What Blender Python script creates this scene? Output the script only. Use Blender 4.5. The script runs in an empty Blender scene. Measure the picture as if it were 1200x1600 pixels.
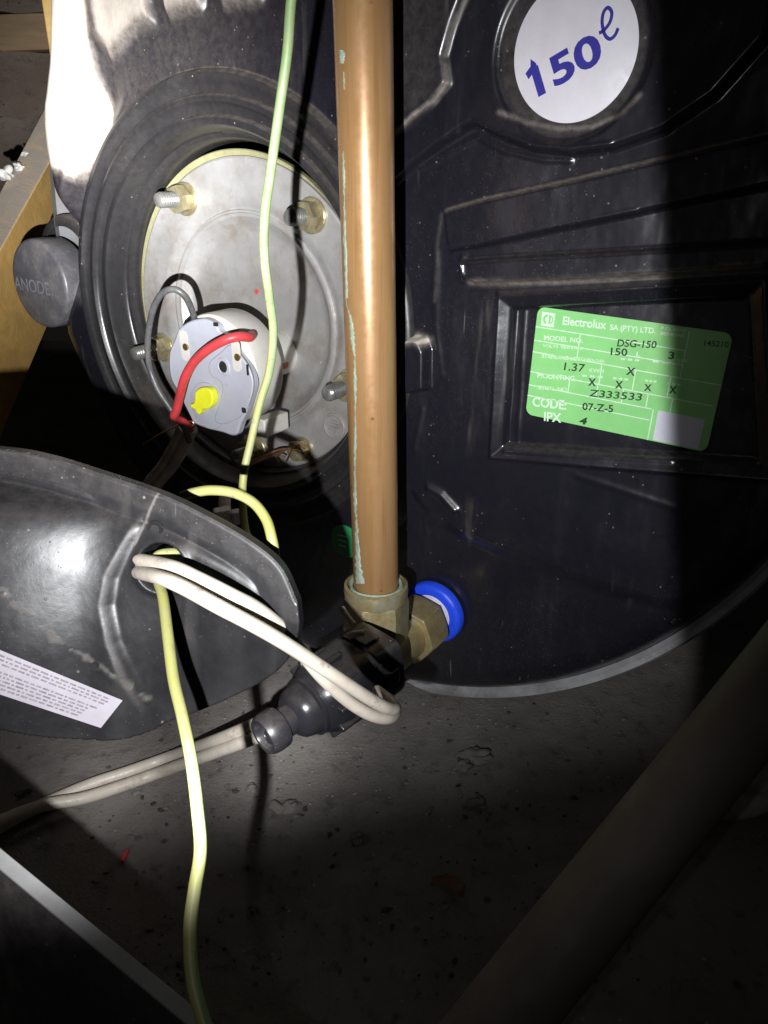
import bpy, bmesh, math, random
import numpy as np
from mathutils import Vector

random.seed(7)
rng = np.random.default_rng(7)
R_ = math.radians
sc = bpy.context.scene
COL = sc.collection

# ------------------------------------------------------------------ camera
CAM_H = 300.0                      # lens height above the tray floor, mm
PITCH = R_(24.0)
F = 1200.0                         # focal length in pixels of the 1200x1600 photograph
cam_data = bpy.data.cameras.new('camera')
cam_data.sensor_fit = 'VERTICAL'
cam_data.sensor_height = 24.0
cam_data.lens = 18.0
cam_data.clip_start = 0.005
cam_data.clip_end = 50
cam = bpy.data.objects.new('camera', cam_data)
COL.objects.link(cam)
cam.location = (0, 0, CAM_H * .001)
cam.rotation_euler = (R_(90) - PITCH, 0, 0)
sc.camera = cam

# ------------------------------------------------------------------ world: a closed, unlit roof space
world = bpy.data.worlds.new('World')
sc.world = world
world.use_nodes = True
bg = world.node_tree.nodes['Background']
bg.inputs['Color'].default_value = (1.0, 0.93, 0.85, 1)
bg.inputs['Strength'].default_value = 0.006

# ------------------------------------------------------------------ the torch held beside the lens
def torch_light():
    ld = bpy.data.lights.new('torch_light', 'SPOT')
    ld.energy = 9.0
    ld.color = (0.96, 0.975, 1.0)
    ld.spot_size = R_(150)
    ld.spot_blend = 0.3
    ld.shadow_soft_size = 0.0016
    lo = bpy.data.objects.new('torch_light', ld)
    COL.objects.link(lo)
    lo.location = (-0.026, 0.0, CAM_H * .001 - 0.034)
    lo.rotation_euler = (R_(90) - PITCH, 0, 0)
    # torch strength mask: hot core, plain field, added lobes, cuts in place of cast shade
    ld.use_nodes = True
    nt = ld.node_tree
    N = nt.nodes; L = nt.links
    em = N['Emission']
    tc = N.new('ShaderNodeTexCoord')
    sp = N.new('ShaderNodeSeparateXYZ')
    L.new(tc.outputs['Normal'], sp.inputs[0])
    def m(op, a, b=None, clamp=False):
        n = N.new('ShaderNodeMath'); n.operation = op; n.use_clamp = clamp
        for i, v in enumerate((a, b)):
            if v is None: continue
            if isinstance(v, (int, float)): n.inputs[i].default_value = v
            else: L.new(v, n.inputs[i])
        return n.outputs[0]
    def step(v, lo_, hi_):
        n = N.new('ShaderNodeMapRange'); n.interpolation_type = 'SMOOTHSTEP'
        n.inputs['From Min'].default_value = lo_; n.inputs['From Max'].default_value = hi_
        n.inputs['To Min'].default_value = 0; n.inputs['To Max'].default_value = 1
        L.new(v, n.inputs['Value']); return n.outputs[0]
    az = m('MULTIPLY', sp.outputs['Z'], -1.0)
    tx = m('DIVIDE', sp.outputs['X'], az)
    ty = m('DIVIDE', sp.outputs['Y'], az)
    right = m('SUBTRACT', 1.0, step(tx, 0.446, 0.484))  # stands in for the shadow edge of an unseen blocker
    wide_r = m('SUBTRACT', 1.0, step(tx, 0.42, 0.66))
    bottom = step(m('SUBTRACT', ty, m('MULTIPLY', tx, 0.22)), -0.38, -0.22)  # masks the beam to put shade on the lower floor
    main = m('MULTIPLY', right, bottom)
    spill = m('MULTIPLY', m('MULTIPLY', wide_r, step(ty, -0.60, 0.10)), 0.022)
    def gauss(cx, cy, s):
        dx = m('SUBTRACT', tx, cx); dy = m('SUBTRACT', ty, cy)
        r2 = m('ADD', m('MULTIPLY', dx, dx), m('MULTIPLY', dy, dy))
        return m('POWER', math.e, m('MULTIPLY', r2, -1.0 / (2 * s * s)))
    core = m('ADD', m('MULTIPLY', gauss(-0.34, 0.58, 0.16), 8.0), m('ADD', m('MULTIPLY', gauss(-0.08, -0.22, 0.062), 1.5), m('MULTIPLY', gauss(-0.31, -0.27, 0.06), 0.6)))  # besides the core, two lobes added to brighten floor and floor cable
    mid = m('ADD', m('MULTIPLY', gauss(0.07, 0.34, 0.36), 0.92), 0.10)
    tot = m('ADD', m('MULTIPLY', main, m('ADD', mid, core)), m('ADD', spill, 0.006))
    L.new(tot, em.inputs['Strength'])
    em.inputs['Color'].default_value = (1, 1, 1, 1)
torch_light()

sc.view_settings.view_transform = 'Standard'
sc.view_settings.look = 'None'
sc.view_settings.exposure = 0.0
sc.view_settings.gamma = 1.0
sc.render.engine = 'CYCLES'
sc.cycles.max_bounces = 5
sc.cycles.use_denoising = True

# ------------------------------------------------------------------ geometry helpers (all in mm, lens at the origin)
CP_, SP_ = math.cos(PITCH), math.sin(PITCH)
def rays(px):
    p = np.atleast_2d(np.array(px, float))
    x = (p[:, 0] - 600) / F; y = (800 - p[:, 1]) / F
    return np.stack([x, CP_ + y * SP_, -SP_ + y * CP_], 1)
def W(u, v, depth):                       # point seen at a pixel, at a distance along the optical axis
    return rays((u, v))[0] * depth
def WP(pts):                              # list of (u, v, depth)
    return np.array([W(*p) for p in pts])
def on_floor(u, v, z=-CAM_H):
    r = rays((u, v))[0]
    return r * (z / r[2])

YAW = R_(-33)
AX = np.array([math.sin(-YAW), math.cos(YAW), 0.0])    # into the tank
EX = np.array([math.cos(YAW), math.sin(YAW), 0.0])
EZ = np.array([0, 0, 1.0])
NO = -AX                                               # out of the end cap
O = np.array([28.7, 380.4, -232.0])                    # where the cold inlet leaves the cap
def CAPW(s, z, h):
    s = np.asarray(s, float)[..., None]; z = np.asarray(z, float)[..., None]; h = np.asarray(h, float)[..., None]
    return O + s * EX + z * EZ + h * NO
def CPX(px, h=0.0):                                    # pixel -> (s, z) in the cap plane raised by h
    r = rays(px); b = O + NO * h
    t = (AX @ b) / (r @ AX)
    X = r * t[:, None] - O
    return np.stack([X @ EX, X[:, 2]], 1)
def CPW(u, v, h=0.0):
    q = CPX((u, v), h)[0]
    return CAPW(q[0], q[1], h)

# ------------------------------------------------------------------ object helpers
ROOT = {}
def thing(name, label, cat, base=(0, 0, -CAM_H), group=None):
    o = bpy.data.objects.new(name, None)
    COL.objects.link(o)
    o.location = (base[0] * .001, base[1] * .001, (base[2] + CAM_H) * .001)
    o['label'] = label; o['category'] = cat
    o.empty_display_size = .02
    if group: o['group'] = group
    ROOT[o] = np.array(base, float)
    return o
def root_of(p):
    while p is not None and p.parent is not None: p = p.parent
    return p
def obj(name, geo, mat, parent=None, smooth=40, kind=None, label=None, cat=None, base=None, bevel=0.0, group=None):
    v, f = geo[0], geo[1]
    v = np.asarray(v, float)
    if parent is not None: b = ROOT[root_of(parent)]
    else: b = np.array(base if base is not None else (0, 0, -CAM_H), float)
    me = bpy.data.meshes.new(name)
    me.from_pydata(((v - b) * .001).tolist(), [], [list(map(int, q)) for q in f])
    if len(geo) > 2 and geo[2] is not None:
        at = me.attributes.new('dust', 'FLOAT', 'POINT')
        at.data.foreach_set('value', np.asarray(geo[2], np.float32))
    bm = bmesh.new(); bm.from_mesh(me)
    bmesh.ops.recalc_face_normals(bm, faces=bm.faces) if len(geo) < 4 else None
    bm.to_mesh(me); bm.free()
    if smooth:
        for p in me.polygons: p.use_smooth = True
        me.set_sharp_from_angle(angle=R_(smooth))
    me.materials.append(mat)
    o = bpy.data.objects.new(name, me)
    COL.objects.link(o)
    if parent is not None: o.parent = parent
    else:
        o.location = (b[0] * .001, b[1] * .001, (b[2] + CAM_H) * .001)
        ROOT[o] = b
    if bevel:
        md = o.modifiers.new('bevel', 'BEVEL'); md.width = bevel * .001; md.segments = 2; md.limit_method = 'ANGLE'
        md.angle_limit = R_(35)
    if kind: o['kind'] = kind
    if label: o['label'] = label
    if cat: o['category'] = cat
    if group: o['group'] = group
    return o
def merge(*geos):
    vs, fs, n = [], [], 0
    for g in geos:
        v = np.asarray(g[0], float); vs.append(v)
        fs += [[i + n for i in q] for q in g[1]]
        n += len(v)
    return np.vstack(vs), fs
def unit(v):
    v = np.asarray(v, float); return v / np.linalg.norm(v)
def frame(axis):
    a = unit(axis); t = np.array([0, 0, 1.0]) if abs(a[2]) < .9 else np.array([1.0, 0, 0])
    x = unit(np.cross(t, a)); return x, np.cross(a, x), a
def lathe(prof, origin, axis, seg=96, ex=None, ey=None, squash=1.0, wob=0.0, span=None):
    if ex is None: ex, ey, axis = frame(axis)
    axis = unit(axis); vs, fs = [], []
    k = len(prof)
    for i in range(seg):
        a = 2 * math.pi * i / seg if span is None else R_(span[0] + (span[1] - span[0]) * i / (seg - 1))
        d = ex * math.cos(a) + ey * math.sin(a) * squash
        for (r, h) in prof:
            vs.append(origin + d * (r + wob * math.sin(3 * a + h)) + axis * h)
    for i in range(seg if span is None else seg - 1):
        j = (i + 1) % seg
        for q in range(k - 1):
            fs.append([i * k + q, j * k + q, j * k + q + 1, i * k + q + 1])
    if prof[0][0] > 1e-6 and False: pass
    return np.array(vs), fs
def disc_close(g, seg, k, which):         # close a lathe end with an n-gon
    v, f = g; f = list(f)
    f.append([i * k + (0 if which == 0 else k - 1) for i in range(seg)])
    return v, f
def solid(prof, origin, axis, seg=48, ex=None, ey=None):
    g = lathe(prof, origin, axis, seg, ex, ey)
    g = disc_close(g, seg, len(prof), 0); return disc_close(g, seg, len(prof), 1)
def spline(pts, n=14):
    P = np.asarray(pts, float); P = np.vstack([2 * P[0] - P[1], P, 2 * P[-1] - P[-2]])
    out = []
    for i in range(1, len(P) - 2):
        p0, p1, p2, p3 = P[i - 1:i + 3]
        for k in range(n):
            t = k / n
            out.append(.5 * (2 * p1 + (p2 - p0) * t + (2 * p0 - 5 * p1 + 4 * p2 - p3) * t * t + (3 * p1 - p0 - 3 * p2 + p3) * t ** 3))
    out.append(P[-2]); return np.array(out)
def tube(pts, rad, seg=14, cap=True, flat=None):
    P = np.asarray(pts, float); n = len(P)
    T = np.gradient(P, axis=0); T /= np.linalg.norm(T, axis=1)[:, None] + 1e-12
    x, y, _ = frame(T[0]); vs, fs = [], []
    rr = np.full(n, rad) if np.isscalar(rad) else np.asarray(rad)
    for i in range(n):
        x = unit(x - T[i] * (x @ T[i])); y = np.cross(T[i], x)
        for k in range(seg):
            a = 2 * math.pi * k / seg
            vs.append(P[i] + rr[i] * (x * math.cos(a) + y * math.sin(a)))
    for i in range(n - 1):
        for k in range(seg):
            k2 = (k + 1) % seg
            fs.append([i * seg + k, i * seg + k2, (i + 1) * seg + k2, (i + 1) * seg + k])
    if cap:
        fs.append(list(range(seg))[::-1]); fs.append([(n - 1) * seg + k for k in range(seg)])
    return np.array(vs), fs
def prism(poly, vec):
    A = np.asarray(poly, float); n = len(A); B = A + np.asarray(vec, float)
    fs = [list(range(n))[::-1], list(range(n, 2 * n))]
    for i in range(n):
        j = (i + 1) % n; fs.append([i, j, n + j, n + i])
    return np.vstack([A, B]), fs
def box(c, ex, ey, ez, sx, sy, sz):
    c = np.asarray(c, float); ex, ey, ez = np.array(ex), np.array(ey), np.array(ez)
    q = [c - ex * sx / 2 - ey * sy / 2 - ez * sz / 2, c + ex * sx / 2 - ey * sy / 2 - ez * sz / 2,
         c + ex * sx / 2 + ey * sy / 2 - ez * sz / 2, c - ex * sx / 2 + ey * sy / 2 - ez * sz / 2]
    return prism(q, ez * sz)
def hexprism(c, axis, across, h, rot=0.0, up=None):
    x, y, a = frame(axis)
    r = across / math.sqrt(3)
    return prism([c + r * (x * math.cos(rot + i * math.pi / 3) + y * math.sin(rot + i * math.pi / 3)) for i in range(6)], a * h)
def hexnut(c, axis, across, h, rot=0.0):
    # hexagon with chamfered corners: hexagon prism cut by a cone, made ring by ring
    x, y, a = frame(axis); R = across / math.sqrt(3); seg = 72; vs, fs = [], []
    hv = [0, .0, .16, .84, 1., 1.]
    for i in range(seg):
        t = 2 * math.pi * i / seg
        tt = (t) % (math.pi / 3) - math.pi / 6
        rh = (across / 2) / math.cos(tt)
        ch = (rh - across / 2) / (R - across / 2)
        d = x * math.cos(t + rot) + y * math.sin(t + rot)
        k = .14 * ch * h
        for r, q in ((rh * .96 - .08 * ch * R, 0), (rh - .05 * ch * R, 0.02 * h), (rh, .03 * h + k), (rh, .97 * h - k), (rh - .05 * ch * R, .98 * h), (rh * .96 - .08 * ch * R, h)):
            vs.append(c + d * r + a * q)
    n = 6
    for i in range(seg):
        j = (i + 1) % seg
        for q in range(n - 1): fs.append([i * n + q, j * n + q, j * n + q + 1, i * n + q + 1])
    fs.append([i * n for i in range(seg)]); fs.append([i * n + n - 1 for i in range(seg)])
    return np.array(vs), fs
def smoothstep(a, b, x):
    t = np.clip((x - a) / (b - a), 0, 1); return t * t * (3 - 2 * t)
def seg_dist(X, Y, pts, closed=False):
    P = np.asarray(pts, float); Q = np.roll(P, -1, axis=0) if closed else P[1:]
    P0 = P if closed else P[:-1]
    best = np.full(X.shape, 1e9)
    for a, b in zip(P0, Q):
        d = b - a; l2 = d @ d + 1e-9
        t = np.clip(((X - a[0]) * d[0] + (Y - a[1]) * d[1]) / l2, 0, 1)
        best = np.minimum(best, np.hypot(X - a[0] - t * d[0], Y - a[1] - t * d[1]))
    return best
def inside(X, Y, pts):
    P = np.asarray(pts, float); r = np.zeros(X.shape, bool)
    for a, b in zip(P, np.roll(P, -1, axis=0)):
        c = (a[1] > Y) != (b[1] > Y)
        r ^= c & (X < (b[0] - a[0]) * (Y - a[1]) / (b[1] - a[1] + 1e-12) + a[0])
    return r
def near(X, Y, pts, pad):
    P = np.asarray(pts, float); return (X > P[:, 0].min() - pad) & (X < P[:, 0].max() + pad) & (Y > P[:, 1].min() - pad) & (Y < P[:, 1].max() + pad)
def sdf(X, Y, pts, pad=1e9):               # positive inside; -99 farther than pad outside the box
    X = np.asarray(X, float); Y = np.asarray(Y, float)
    k = near(X, Y, pts, pad); out = np.full(X.shape, -99.0)
    x, y = X[k], Y[k]; d = seg_dist(x, y, pts, True); out[k] = np.where(inside(x, y, pts), d, -d); return out
def line_dist(X, Y, pts, pad):
    k = near(X, Y, pts, pad); out = np.full(X.shape, 99.0); out[k] = seg_dist(X[k], Y[k], pts); return out
def soft_noise(X, Y, scale, seed, octs=3):
    r = np.random.default_rng(seed); out = np.zeros(X.shape); amp = 1.0
    for o in range(octs):
        for k in range(5):
            a = r.uniform(0, 2 * math.pi); f = 2 * math.pi / scale * r.uniform(.6, 1.4)
            out += amp * np.sin(f * (X * math.cos(a) + Y * math.sin(a)) + r.uniform(0, 6.28)) / 5
        amp *= .5; scale *= .5
    return out
def snap_to(x, y, pts):
    P = np.asarray(pts, float); bd = np.full(x.shape, 1e9); bx = x.copy(); by = y.copy()
    for a, b in zip(P, np.roll(P, -1, axis=0)):
        d = b - a; t = np.clip(((x - a[0]) * d[0] + (y - a[1]) * d[1]) / (d @ d + 1e-9), 0, 1)
        qx, qy = a[0] + t * d[0], a[1] + t * d[1]; e = np.hypot(x - qx, y - qy); k = e < bd
        bd[k] = e[k]; bx[k] = qx[k]; by[k] = qy[k]
    return bx, by
def grid_field(s0, s1, z0, z1, step, keep, H, place, dust=None, outline=None, dist=None):
    ns = int((s1 - s0) / step) + 1; nz = int((z1 - z0) / step) + 1
    S, Z = np.meshgrid(np.linspace(s0, s1, ns), np.linspace(z0, z1, nz))
    K = keep(S, Z)
    if outline is not None:
        o = K & (dist(S, Z) < 0); S[o], Z[o] = snap_to(S[o], Z[o], outline)
    h = H(S, Z)
    idx = np.arange(ns * nz).reshape(nz, ns)
    q = K[:-1, :-1] & K[1:, :-1] & K[:-1, 1:] & K[1:, 1:]
    f = np.stack([idx[:-1, :-1][q], idx[:-1, 1:][q], idx[1:, 1:][q], idx[1:, :-1][q]], 1)
    used = np.unique(f); mp = np.full(ns * nz, -1); mp[used] = np.arange(len(used))
    v = place(S.ravel()[used], Z.ravel()[used], h.ravel()[used])
    d = dust(S, Z, h).ravel()[used] if dust else None
    return v, mp[f].tolist(), d, True

# ------------------------------------------------------------------ text
def text2d(s, bold=0.0, spacing=1.0):
    cu = bpy.data.curves.new('t', 'FONT'); cu.body = s; cu.size = 1.0; cu.offset = bold; cu.space_character = spacing
    cu.resolution_u = 4
    o = bpy.data.objects.new('t', cu); COL.objects.link(o)
    dg = bpy.context.evaluated_depsgraph_get(); dg.update()
    me = bpy.data.meshes.new_from_object(o.evaluated_get(dg))
    v = np.array([p.co[:] for p in me.vertices]).reshape(-1, 3)[:, :2]; f = [list(p.vertices) for p in me.polygons]
    bpy.data.objects.remove(o); bpy.data.curves.remove(cu); bpy.data.meshes.remove(me)
    return v, f
def print_text(s, p0, p1, hpx, unproj, norm, lift=.12, bold=0.0, shear=0.0, spacing=1.0, capref='X'):
    """flat lettering from pixel p0 to p1 along the baseline, capital height hpx"""
    v, f = text2d(s, bold, spacing)
    A, B = unproj(*p0), unproj(*p1)
    ex = unit(B - A); w = np.linalg.norm(B - A)
    up = np.cross(norm, ex)
    mid = ((p0[0] + p1[0]) / 2, (p0[1] + p1[1]) / 2)
    hm = np.linalg.norm(unproj(mid[0], mid[1] - hpx) - unproj(*mid))
    x = (v[:, 0] - v[:, 0].min()) / (np.ptp(v[:, 0]) + 1e-9) * w
    y = v[:, 1] / .70 * hm
    P = A + np.outer(x + y * shear, ex) + np.outer(y, up) + norm * lift
    return P, f

# ------------------------------------------------------------------ materials
def nodes(name):
    m = bpy.data.materials.new(name); m.use_nodes = True
    nt = m.node_tree; b = nt.nodes['Principled BSDF']
    return m, nt, b
class NB:
    def __init__(s, nt): s.nt = nt; s.N = nt.nodes; s.L = nt.links; s.co = s.N.new('ShaderNodeTexCoord')
    def noise(s, scale, detail=4, rough=.6, vec=None, dist=0.0, stretch=None):
        n = s.N.new('ShaderNodeTexNoise'); n.inputs['Scale'].default_value = scale; n.inputs['Detail'].default_value = detail
        n.inputs['Roughness'].default_value = rough; n.inputs['Distortion'].default_value = dist
        src = vec or s.co.outputs['Object']
        if stretch:
            mp = s.N.new('ShaderNodeMapping'); mp.inputs['Scale'].default_value = stretch
            s.L.new(src, mp.inputs[0]); src = mp.outputs[0]
        s.L.new(src, n.inputs['Vector']); return n.outputs['Fac']
    def voro(s, scale, out='Distance'):
        n = s.N.new('ShaderNodeTexVoronoi'); n.inputs['Scale'].default_value = scale
        s.L.new(s.co.outputs['Object'], n.inputs['Vector']); return n.outputs[out]
    def ramp(s, v, a, b, lo=0.0, hi=1.0):
        n = s.N.new('ShaderNodeMapRange'); n.interpolation_type = 'SMOOTHSTEP'
        for k, x in (('From Min', a), ('From Max', b), ('To Min', lo), ('To Max', hi)): n.inputs[k].default_value = x
        s.L.new(v, n.inputs['Value']); return n.outputs[0]
    def m(s, op, a, b=None, clamp=False):
        n = s.N.new('ShaderNodeMath'); n.operation = op; n.use_clamp = clamp
        for i, v in enumerate((a, b)):
            if v is None: continue
            if isinstance(v, (int, float)): n.inputs[i].default_value = v
            else: s.L.new(v, n.inputs[i])
        return n.outputs[0]
    def mix(s, f, a, b):
        n = s.N.new('ShaderNodeMix'); n.data_type = 'RGBA'
        if isinstance(f, (int, float)): n.inputs[0].default_value = f
        else: s.L.new(f, n.inputs[0])
        for i, v in ((6, a), (7, b)):
            if isinstance(v, tuple): n.inputs[i].default_value = (*v, 1)
            else: s.L.new(v, n.inputs[i])
        return n.outputs[2]
    def attr(s, name):
        n = s.N.new('ShaderNodeAttribute'); n.attribute_name = name; return n.outputs['Fac']
    def nz(s):
        g = s.N.new('ShaderNodeNewGeometry'); p = s.N.new('ShaderNodeSeparateXYZ'); s.L.new(g.outputs['Normal'], p.inputs[0]); return p.outputs['Z']
    def bump(s, h, strength, dist, b):
        n = s.N.new('ShaderNodeBump'); n.inputs['Strength'].default_value = strength; n.inputs['Distance'].default_value = dist
        s.L.new(h, n.inputs['Height']); s.L.new(n.outputs[0], b.inputs['Normal'])

def black_plastic(name, col=(.014, .014, .018), dustcol=(.24, .20, .165), film=.10, rough=.30, up=.30, use_attr=False, scr=1.0, speck=1.0, spec=.5, coat=.0):
    m, nt, b = nodes(name); k = NB(nt)
    n1 = k.noise(9, 4, .6); n2 = k.noise(260, 3, .7)
    grain = k.ramp(n2, .25, .75, .55, 1.45)
    filmv = k.m('MULTIPLY', k.ramp(n1, .28, .75, .35, 1.0), film)
    upv = k.m('MULTIPLY', k.ramp(k.nz(), .25, .85), up)
    d = k.m('ADD', filmv, upv)
    if use_attr: d = k.m('ADD', d, k.attr('dust'))
    d = k.m('MULTIPLY', d, grain)
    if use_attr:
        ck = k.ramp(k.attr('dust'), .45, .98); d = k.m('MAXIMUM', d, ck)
    # loose specks of several sizes, only here and there
    v1 = k.voro(230); sp = k.m('MULTIPLY', k.ramp(v1, .13, .07), k.ramp(k.noise(70, 1), .55, .60))
    v2 = k.voro(620); sp2 = k.m('MULTIPLY', k.ramp(v2, .16, .09), k.ramp(n1, .42, .6))
    d = k.m('ADD', d, k.m('MULTIPLY', k.m('MAXIMUM', sp, k.m('MULTIPLY', sp2, .5)), .75 * speck))
    # smeared drip marks and fine hair scratches
    st = k.noise(70, 3, .7, stretch=(1, 1, .10)); st2 = k.m('MULTIPLY', k.m('MULTIPLY', k.ramp(st, .60, .74), k.ramp(n1, .40, .60)), .14 * scr)
    st3 = k.noise(520, 1, .5, stretch=(1, .3, .06), dist=.4); st4 = k.m('MULTIPLY', k.m('MULTIPLY', k.ramp(st3, .74, .78), k.ramp(n1, .52, .6)), .22 * scr)
    d = k.m('MINIMUM', k.m('ADD', d, k.m('ADD', st2, st4)), 1.0)
    bc = k.mix(d, col, dustcol)
    if use_attr: bc = k.mix(ck, bc, (.52, .47, .40))  # heavy dust pales; on the left patch this carries painted glare
    nt.links.new(bc, b.inputs['Base Color'])
    nt.links.new(k.m('ADD', k.m('MULTIPLY', k.m('MINIMUM', k.m('MULTIPLY', d, 2.5), 1.0), .38), k.m('ADD', k.ramp(n1, .3, .7, rough - .06, rough + .06), k.ramp(k.noise(45, 3, .7, stretch=(1, 1, .25)), .48, .7, 0.0, .16))), b.inputs['Roughness'])
    b.inputs['Specular IOR Level'].default_value = spec
    b.inputs['Coat Weight'].default_value = coat; b.inputs['Coat Roughness'].default_value = .42
    k.bump(k.m('ADD', k.m('MULTIPLY', n2, .35), k.m('MULTIPLY', d, .8)), .25, .0005, b)
    return m
def paint(name, col, rough=.45, var=.12, scale=60, metal=0.0, dirt=None, dirtamt=0.0, bump=.1, spec=.5, bscale=400, scuff=0.0, scuffcol=(.10, .08, .065)):
    m, nt, b = nodes(name); k = NB(nt)
    n = k.noise(scale, 5, .65); n2 = k.noise(scale * 5, 4, .6)
    c = k.mix(k.ramp(n, .3, .7), tuple(x * (1 - var) for x in col), tuple(min(1, x * (1 + var)) for x in col))
    if dirt:
        c = k.mix(k.m('MULTIPLY', k.m('MULTIPLY', k.ramp(k.noise(scale * .6, 6, .7), .42, .70), k.ramp(n2, .3, .7, .5, 1.2)), dirtamt, True), c, dirt)
    if scuff:
        sc1 = k.m('MULTIPLY', k.ramp(k.noise(150, 4, .75), .57, .68), k.ramp(k.noise(28, 2), .40, .62))
        sc2 = k.m('MULTIPLY', k.ramp(k.voro(240), .15, .07), k.ramp(k.noise(60, 1), .52, .58))
        c = k.mix(k.m('MULTIPLY', k.m('MAXIMUM', sc1, sc2), scuff, True), c, scuffcol)
    nt.links.new(c, b.inputs['Base Color'])
    nt.links.new(k.ramp(n2, .3, .7, max(.03, rough - .08), rough + .10), b.inputs['Roughness'])
    b.inputs['Metallic'].default_value = metal
    b.inputs['Specular IOR Level'].default_value = spec
    if bump: k.bump(k.noise(bscale, 3), bump, .0005, b)
    return m

M = {}
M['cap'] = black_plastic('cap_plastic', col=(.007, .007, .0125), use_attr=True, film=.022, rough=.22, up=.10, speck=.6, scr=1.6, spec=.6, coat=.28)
M['collar'] = black_plastic('collar_plastic', col=(.014, .014, .016), film=.075, rough=.27, up=.18)
M['cover'] = black_plastic('cover_plastic', col=(.010, .010, .0115), dustcol=(.22, .195, .175), film=.022, rough=.33, up=.05, use_attr=True, speck=.6, spec=.42)
M['connector'] = black_plastic('connector_plastic', film=.04, rough=.24, up=.07)
M['anode_grey'] = paint('anode_cap_plastic', (.075, .072, .078), .42, .15, 80, dirt=(.26, .23, .20), dirtamt=.35, scuff=0.4, scuffcol=(.20, .18, .16))
M['anode_light'] = paint('anode_letters', (.16, .155, .16), .5, .2, 200)
M['rim'] = paint('jacket_edge', (.34, .34, .35), .45, .2, 40, dirt=(.10, .09, .08), dirtamt=.7)
M['drum'] = paint('drum_jacket', (.14, .14, .145), .5, .2, 30, dirt=(.16, .13, .10), dirtamt=.6)
M['steel'] = paint('flange_steel', (.40, .39, .375), .40, .10, 55, metal=.35, dirt=(.27, .215, .17), dirtamt=.8, bump=.08, scuff=0.3, scuffcol=(.22, .17, .13))
M['zinc'] = paint('yellow_zinc', (.52, .50, .27), .30, .15, 90, metal=.5, bump=.1)
M['stud'] = paint('stud_steel', (.27, .265, .25), .30, .15, 200, metal=.6)
M['nutzinc'] = paint('nut_zinc', (.42, .37, .22), .28, .25, 160, metal=.6, dirt=(.20, .14, .08), dirtamt=.5)
M['lav'] = paint('thermostat_face', (.42, .43, .485), .45, .05, 60, bump=.05, dirt=(.42, .40, .40), dirtamt=.3, scuff=0.25, scuffcol=(.26, .24, .24))
M['cream'] = paint('thermostat_body', (.60, .575, .52), .45, .06, 60, bump=.05, scuff=0.3, scuffcol=(.30, .25, .19))
M['knob'] = paint('knob_yellow', (.80, .82, .03), .4, .06, 90)
M['orange'] = paint('seal_orange', (.40, .075, .03), .45, .15, 90)
M['hole'] = paint('dark_hole', (.012, .010, .009), .8, .2, 80)
M['brassdot'] = paint('terminal_brass', (.60, .44, .18), .3, .2, 200, metal=.9)
M['red'] = paint('red_insulation', (.62, .055, .06), .38, .12, 90, dirt=(.30, .05, .05), dirtamt=.4, scuff=0.4, scuffcol=(.16, .03, .03))
M['greyw'] = paint('grey_insulation', (.065, .065, .068), .38, .2, 90, dirt=(.24, .22, .2), dirtamt=.4)
M['sheath'] = paint('cable_sheath', (.62, .53, .44), .6, .15, 80, dirt=(.12, .1, .09), dirtamt=.5)
M['white_cable'] = paint('white_insulation', (.53, .475, .40), .45, .07, 70, dirt=(.30, .24, .20), dirtamt=.55, bump=.06, scuff=0.55, scuffcol=(.20, .16, .13))
M['copper_wire'] = paint('copper_strand', (.55, .30, .17), .35, .3, 200, metal=.9)
M['blue'] = paint('blue_plastic', (.02, .08, .85), .38, .08, 60, scuff=0.25, scuffcol=(.10, .12, .35))
M['tape'] = paint('thread_tape', (.70, .68, .72), .6, .1, 200)
M['green'] = paint('green_sticker', (.03, .30, .10), .45, .15, 80)
M['label'] = paint('label_green', (.235, .59, .20), .38, .06, 40, bump=.02, dirt=(.33, .64, .22), dirtamt=.5, scuff=0.16, scuffcol=(.40, .62, .34))
M['label_white'] = paint('label_print_pale', (.62, .80, .60), .45, .10, 300, bump=0)
M['ink'] = paint('label_ink', (.012, .03, .012), .5, .1, 200, bump=0)
M['white'] = paint('sticker_white', (.74, .71, .76), .42, .04, 60, bump=.03, dirt=(.60, .56, .58), dirtamt=.4, scuff=0.1, scuffcol=(.45, .40, .38))
M['qrwhite'] = paint('panel_white', (.60, .60, .68), .45, .06, 60, bump=0)
M['inkblue'] = paint('ink_blue', (.035, .03, .30), .45, .12, 300, bump=0)
M['paper'] = paint('paper_label', (.43, .40, .445), .5, .06, 60, bump=.03, dirt=(.33, .30, .31), dirtamt=.4, scuff=0.35, scuffcol=(.26, .23, .22))
M['greyink'] = paint('grey_print', (.22, .20, .215), .6, .3, 700, bump=0)
M['wood'] = None
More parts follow.
